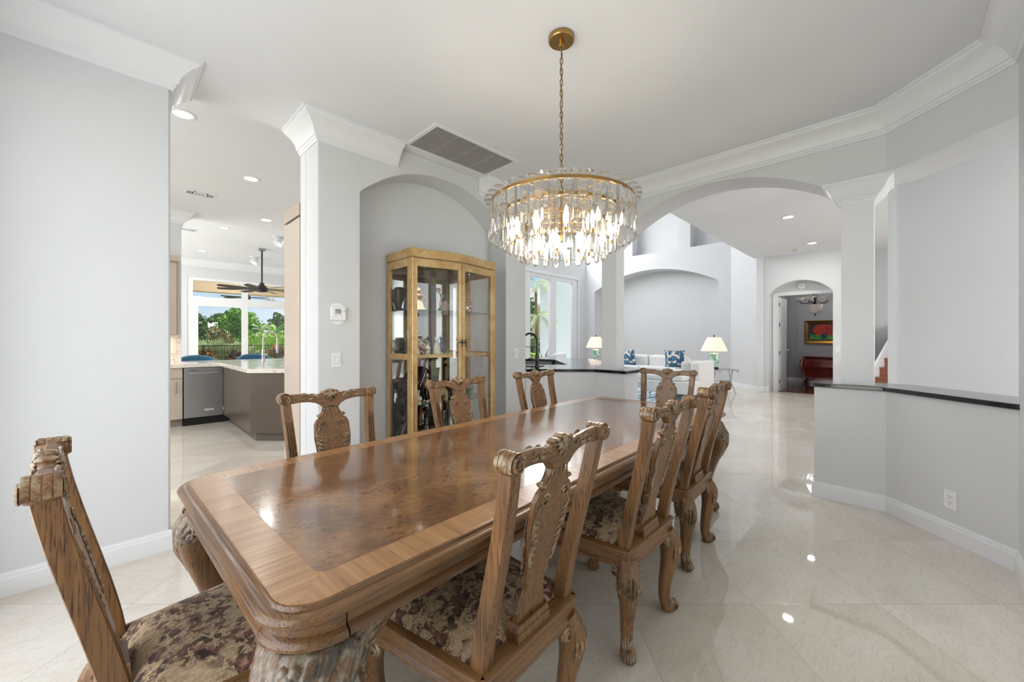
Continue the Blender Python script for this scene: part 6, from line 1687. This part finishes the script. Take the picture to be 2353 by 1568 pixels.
tree('thin bare-topped garden tree reaching up left of the big bright tree', 5.75, 38, [((.25,0,3.25),.6,.5,.22,1),((-.35,0,2.95),.5,.4,.16,.6),((.8,0,3.45),.5,.4,.22,.5)], ([(0,0,0),(.2,0,1.9),(.2,0,3.2)], [.13,.1,.05]), L_DARK, 360, .12)
tree('distant dark tree at the right edge of the sliding doors', 10.1, 38, [((0,0,2.9),.75,.8,.8,1),((-.9,0,2.0),.8,.8,.7,.7),((.9,0,2.3),.8,.8,.8,.7)], ([(0,0,0),(0,0,2.6)], [.15,.09]), L_DARK, 1200, .13)
for i, (u, v, h, R, lb) in enumerate(((7.15,31,2.0,.8,'thin pale garden palm right of the big bright tree'),(8.2,32,1.9,1.0,'bushy arching garden palm beyond the clipped hedge'))):
    t = thing('garden_palm', lb, 'palm', (u, v, -.21), 0, 'garden palms')
    m = MB(); m.tube([(0,0,0),(.05,0,h*.5),(0,0,h)], [.08,.07,.06], 8); m.build('trunk', BARK, t)
    m = MB(); fronds(m, (0,0,h), R, 16, rl=.3); m.build('crown', L_PALM if i == 0 else L_TREE, t, smooth=False)
m = MB()
for k in range(12): clump(m, (k*.5,0,.85), .5,.5,.95, 420, .085, .75)
m.box(-.3,-.35,0,5.8,.35,1.6)
o = m.build('clipped_hedge', L_HEDGE, smooth=False); o.location = (5.5, 25.4, -.21); tag(o, 'bright yellow-green clipped hedge behind the fence at right of the sliding doors', 'hedge')
spots = [(2.65,21.9,.86,'leftmost silvery palmetto behind the black fence'),(3.15,22.6,.92,'second silvery palmetto from the left behind the black fence'),(3.72,22.1,1.0,'tallest silvery palmetto behind the black fence, left of the door mullion'),(4.35,22.6,.84,'silvery palmetto behind the black fence, right of the door mullion')]
for u, v, R, lb in spots:
    t = thing('palmetto', lb, 'shrub', (u, v, -.21), 0, 'silvery palmettos')
    m = MB(); palmetto(m, (0,0,.45), R, 34); palmetto(m, (.15,.1,.25), R*.8, 24); m.build('fronds', L_PALM, t, smooth=False)
    m = MB(); m.tube([(0,0,0),(0,0,.5)], [.09,.07], 8); m.build('stem', BARK, t)
bush('low reddish croton shrub in front of the palmettos, left', 2.85, 21.1, [((0,0,.72),.34,.28,.34,1)], L_CROT, 420, .08, group='croton shrubs')
bush('low dark red croton shrub behind the fence next to the door mullion', 3.85, 21.1, [((0,0,.66),.32,.28,.34,1)], L_RED, 380, .08, group='croton shrubs')
bush('orange croton shrub on the patio at the right end of the fence', 5.0, 19.0, [((0,0,.98),.36,.34,.24,1),((0,0,.5),.2,.2,.4,.4)], L_CROT, 460, .08, group='croton shrubs')
# fence
t = thing('garden_fence', 'black metal picket fence along the garden behind the sliding doors', 'fence', (0, 20.6, -.21))
m = MB()
for i in range(96): m.box(.5+i*.11,-.008,.06,.516+i*.11,.008,1.20)
m.build('pickets', M_DARK, t, smooth=False)
m = MB(); m.box(.4,-.02,1.20,11.2,.02,1.235); m.box(.4,-.015,.10,11.2,.015,.13); m.build('rail', M_DARK, t, smooth=False)
for x in (.5,2.65,4.0,5.35,6.9,8.5): 
    m = MB(); m.box(x-.03,-.03,0,x+.03,.03,1.26); m.build('post', M_DARK, t, smooth=False)
# distant pale house behind the trees
t = thing('distant_house', 'pale distant house with a white roof half hidden behind the garden trees', 'house', (7.9, 52, -.21))
m = MB(); m.box(-3.2,0,0,3.2,5,1.9); m.build('walls', plain('pale_house', (232,228,222), .8), t, smooth=False)
m = MB(); m.add([(-3.7,-.5,1.9),(3.7,-.5,1.9),(3.7,5.5,1.9),(-3.7,5.5,1.9),(-1.5,2.5,3.3),(1.5,2.5,3.3)], [(0,1,5,4),(1,2,5),(2,3,4,5),(3,0,4),(3,2,1,0)]); m.build('roof', plain('pale_roof', (236,234,232), .8), t, smooth=False)
t = thing('patio_chair', 'dark patio chair back beside the orange croton outside', 'chair', (4.65, 17.4, -.02), rad(30))
m = MB()
for i in range(6): m.tube([(-.22+.09*i,0,.42),(-.24+.095*i,.08,.86)], .010, 6)
m.tube([(-.27,0,.40),(-.28,.09,.9),(.28,.09,.9),(.27,0,.40)], .014, 6); m.build('backrest', M_DARK, t)
m = MB(); m.box(-.27,-.45,.38,.27,.02,.42); m.build('seat', M_DARK, t, smooth=False)
for x in (-.24,.24):
    for y in (-.42,0.0): 
        m = MB(); m.tube([(x,y,.39),(x,y,0)], .012, 6); m.build('leg', M_DARK, t)
# outside the living-room window
m = MB(); m.prism([(12.3,10.5),(20,10.5),(20,11.2),(13.12,11.2)], -.2, 8); tag(m.build('stucco_wing', M_STUCCO, smooth=False), 'pale rough stucco house wing filling the right window pane', 'building')
t = thing('neighbour_house', 'tan neighbouring house with white barrel-tile roof in the left window pane', 'house', (15.5, 20.0, -.21))
m = MB(); m.box(0,0,0,14,8,4.1); m.build('walls', plain('neighbour_tan', (222,202,168), .8), t, smooth=False)
m = MB(); nx = 90
for j in range(9):
    y0 = -.6+j*.42; z0 = 4.1+j*.20
    m.grid(nx*4, 2, lambda i, q: (-.6+15*i/(nx*4-1), y0+.50*q, z0+.20*q*1.2+.05*abs(math.sin(PI*i/4))+(.05 if q == 0 else 0)))
m.box(-.6,-.55,3.95,14.4,3.2,4.1)
m.build('roof', plain('roof_tiles', (238,228,220), .8, var=.15, scale=6), t, smooth=False)
m = MB()
for k in range(5): clump(m, (.3*math.sin(k*2),.2*math.cos(k*3),.6+.62*k), .75,.7,.6, 420, .16, .6)
o = m.build('climbing_vine', L_GR, smooth=False); o.location = (13.75, 13.0, -.21); tag(o, 'leafy green vine-covered trunk in the left window pane', 'plant')
for i, (u, v, z, R, lb) in enumerate(((11.75,10.25,3.35,1.0,'upper drooping palm frond cluster outside the left window pane'),(11.7,10.15,2.05,.95,'lower drooping palm frond cluster outside the left window pane'))):
    t = thing('window_palm', lb, 'palm', (u, v, -.21), 0, 'palms outside the living-room window')
    m = MB(); fronds(m, (0,0,z+.4), R, 9, -.1, .7, rl=.34, w=.035); m.build('crown', L_PALM, t, smooth=False)
    m = MB(); m.tube([(0,0,0),(.02,0,z*.5),(0,0,z+.4)], [.06,.05,.05], 8); m.build('trunk', BARK, t)
for i, (u, v, h, lb) in enumerate(((10.95,9.2,.95,'spiky red cordyline plant outside the living-room window, left of the mullion'),(10.35,9.3,.75,'low reddish cordyline plant behind the bar faucet, outside the window'))):
    t = thing('cordyline', lb, 'plant', (u, v, -.21), 0, 'red cordylines')
    m = MB()
    for k in range(22):
        a = k*2.4; el = .35+.9*rng.random(); L = h*(.5+.4*rng.random()); d = Vector((math.cos(a)*math.cos(el), math.sin(a)*math.cos(el), math.sin(el))); b = Vector((0,0,.25+h*.3*rng.random())); s = d.cross(Vector((0,0,1))).normalized()*.035
        m.add([b, b+d*L*.5+s, b+d*L-Vector((0,0,.1*L)), b+d*L*.5-s], [(0,1,2,3)])
    m.build('leaves', L_RED, t, smooth=False); m = MB(); m.tube([(0,0,0),(0,0,.25+.3*h)], .025, 6); m.build('stem', BARK, t)
bush('rounded green and yellow shrub at the foot of the living-room window', 10.15, 9.0, [((0,0,.5),.55,.4,.5,1)], L_HEDGE, 500, .11)
# ------------------------------------------------------------------ light
w = bpy.data.worlds.new('sky'); SC.world = w; w.use_nodes = True
nt = w.node_tree; nd = nt.nodes; lk = nt.links
bg = nd['Background']; tc = nd.new('ShaderNodeTexCoord')
sx = nd.new('ShaderNodeSeparateXYZ'); lk.new(tc.outputs['Generated'], sx.inputs[0])
r = nd.new('ShaderNodeValToRGB'); e = r.color_ramp.elements
e[0].position = 0; e[0].color = (*s2l(226,238,250), 1); e[1].position = .55; e[1].color = (*s2l(120,178,236), 1)
q = e.new(.12); q.color = (*s2l(190,222,250), 1)
lk.new(sx.outputs[2], r.inputs[0])
mp = nd.new('ShaderNodeMapping'); mp.inputs['Scale'].default_value = (1, 1, 2.6); lk.new(tc.outputs['Generated'], mp.inputs['Vector'])
nz = nd.new('ShaderNodeTexNoise'); nz.inputs['Scale'].default_value = 4.2; nz.inputs['Detail'].default_value = 6; lk.new(mp.outputs[0], nz.inputs['Vector'])
cr2 = nd.new('ShaderNodeValToRGB'); cr2.color_ramp.elements[0].position = .46; cr2.color_ramp.elements[1].position = .66; lk.new(nz.outputs['Fac'], cr2.inputs[0])
mx = nd.new('ShaderNodeMixRGB'); lk.new(cr2.outputs[0], mx.inputs[0]); lk.new(r.outputs[0], mx.inputs[1]); mx.inputs[2].default_value = (1, 1, 1, 1)
lk.new(mx.outputs[0], bg.inputs[0]); bg.inputs[1].default_value = 1.05

def light(name, typ, loc, energy, color=(1,1,1), rot=None, to=None, size=None, sizey=None):
    ld = bpy.data.lights.new(name, typ); ld.energy = energy; ld.color = color
    o = bpy.data.objects.new(name, ld); COL.objects.link(o); o.location = loc
    if to is not None: o.rotation_euler = (Vector(to)-Vector(loc)).to_track_quat('-Z', 'Y').to_euler()
    if typ == 'AREA':
        ld.shape = 'RECTANGLE'; ld.size = size; ld.size_y = sizey or size
    elif size is not None and typ == 'SUN': ld.angle = size
    elif size is not None: ld.shadow_soft_size = size
    return o
light('sun', 'SUN', (0,0,20), 6.5, (1,.96,.9), to=(-.56*10,.10*10,20-.80*10), size=rad(1.5))
FILL_TINT = (.985,.99,1.0)
# fill lights added in unseen openings behind the camera
light('fill_back', 'AREA', (-.95, 1.55, 1.36), 60, FILL_TINT, to=(3, 1.55, 1.2), size=2.7, sizey=2.45)
light('fill_right', 'AREA', (1.55, -.85, 1.36), 12, FILL_TINT, to=(1.55, 3, 1.2), size=2.9, sizey=2.45)
# fill lights added outside unseen openings of family room, kitchen, living room and hall
light('fill_family', 'AREA', (-3.3, 11.4, 1.6), 290, FILL_TINT, to=(2, 11.4, 1.4), size=4.3, sizey=2.8)
light('fill_kitchen', 'AREA', (-3.3, 5.85, 1.95), 135, FILL_TINT, to=(2, 5.85, 1.5), size=3.6, sizey=1.85)
light('fill_living', 'AREA', (6.6, 8.2, 4.85), 170, FILL_TINT, to=(8.2, 4.4, 1.8), size=3.2, sizey=1.85)
light('fill_living', 'AREA', (10.05, 8.2, 4.85), 150, FILL_TINT, to=(10.6, 4.4, 2.2), size=2.8, sizey=1.85)
light('fill_hall', 'AREA', (4.95, -4.8, 1.5), 115, FILL_TINT, to=(4.95, 0, 1.4), size=2.0, sizey=2.7)
light('fill_hall', 'AREA', (8.2, -4.8, 1.5), 165, FILL_TINT, to=(8.2, 0, 1.4), size=2.0, sizey=2.7)
# lamps of the ceiling downlights in view
def down(u, v, z, e): 
    l = light('downlight_and_fill', 'AREA', (u, v, z-.012), e, (1,.97,.92), to=(u, v, 0), size=.13); l.data.shape = 'DISK'; return l
for i, (u, v, z, lb, g) in enumerate(DL):
    if i == 5: u, v = R0(1811, 499, ZH)
    if i == 6: u, v = R0(1866, 559, ZH)
    down(u, v, z, 2 if i == 0 else 8)
for u, v, z in ((-1.2,4.7,ZK),(-1.2,6.6,ZK),(2.9,5.2,ZK),(-1.2,10,ZF),(3.3,10.2,ZF),(-1,13,ZF),(6.2,-1.5,ZH),(9.5,-1.5,ZH)): down(u, v, z, 9)  # unseen downlights added to brighten kitchen, family room and hall
# the chandelier's own light
light('chandelier_lamp', 'POINT', (CHX, CHY, 1.60), 15, (1,.975,.94), size=.2)
light('study_lamp', 'POINT', (12.9, 1.35, 2.45), 26, (1,.97,.93), size=.42)
light('patio_beam_fill', 'POINT', (3.0, 16.0, 3.1), 90, (1,.96,.9), size=.3)  # point light added under the patio ceiling to brighten the beam
light('backsplash_lamp', 'AREA', (.2, 8.05, 1.35), 3, (1,.9,.75), to=(.2,8.05,0), size=.8, sizey=.05)
light('table_lamp_bulb', 'POINT', (10.20, 3.20, 1.17), 3, (1,.85,.65), size=.04)
light('table_lamp_bulb', 'POINT', (10.36, 6.62, 1.19), 3, (1,.85,.65), size=.04)
light('cabinet_puck_and_fill', 'SPOT', (CX0+.70, CY0-.26, 1.99), 14, (1,.94,.84), to=(CX0+.68, CY0-.26, 0), size=.02)  # second lamp added at right to brighten the shelves
light('cabinet_puck_and_fill', 'SPOT', (CX0+.20, CY0-.26, 1.99), 14, (1,.94,.84), to=(CX0+.22, CY0-.26, 0), size=.02)
SC.view_settings.view_transform = 'Standard'; SC.view_settings.look = 'None'; SC.view_settings.gamma = 1; SC.view_settings.exposure = 0.0
SC.view_settings.use_curve_mapping = False
cy = SC.cycles
cy.use_denoising = True
cy.max_bounces = 8; cy.diffuse_bounces = 4; cy.glossy_bounces = 3; cy.transmission_bounces = 8; cy.transparent_max_bounces = 16
cy.caustics_reflective = False; cy.caustics_refractive = False; cy.blur_glossy = .6
cy.sample_clamp_indirect = 4.0; cy.sample_clamp_direct = 0
cy.use_adaptive_sampling = True; cy.adaptive_threshold = .08; cy.adaptive_min_samples = 12
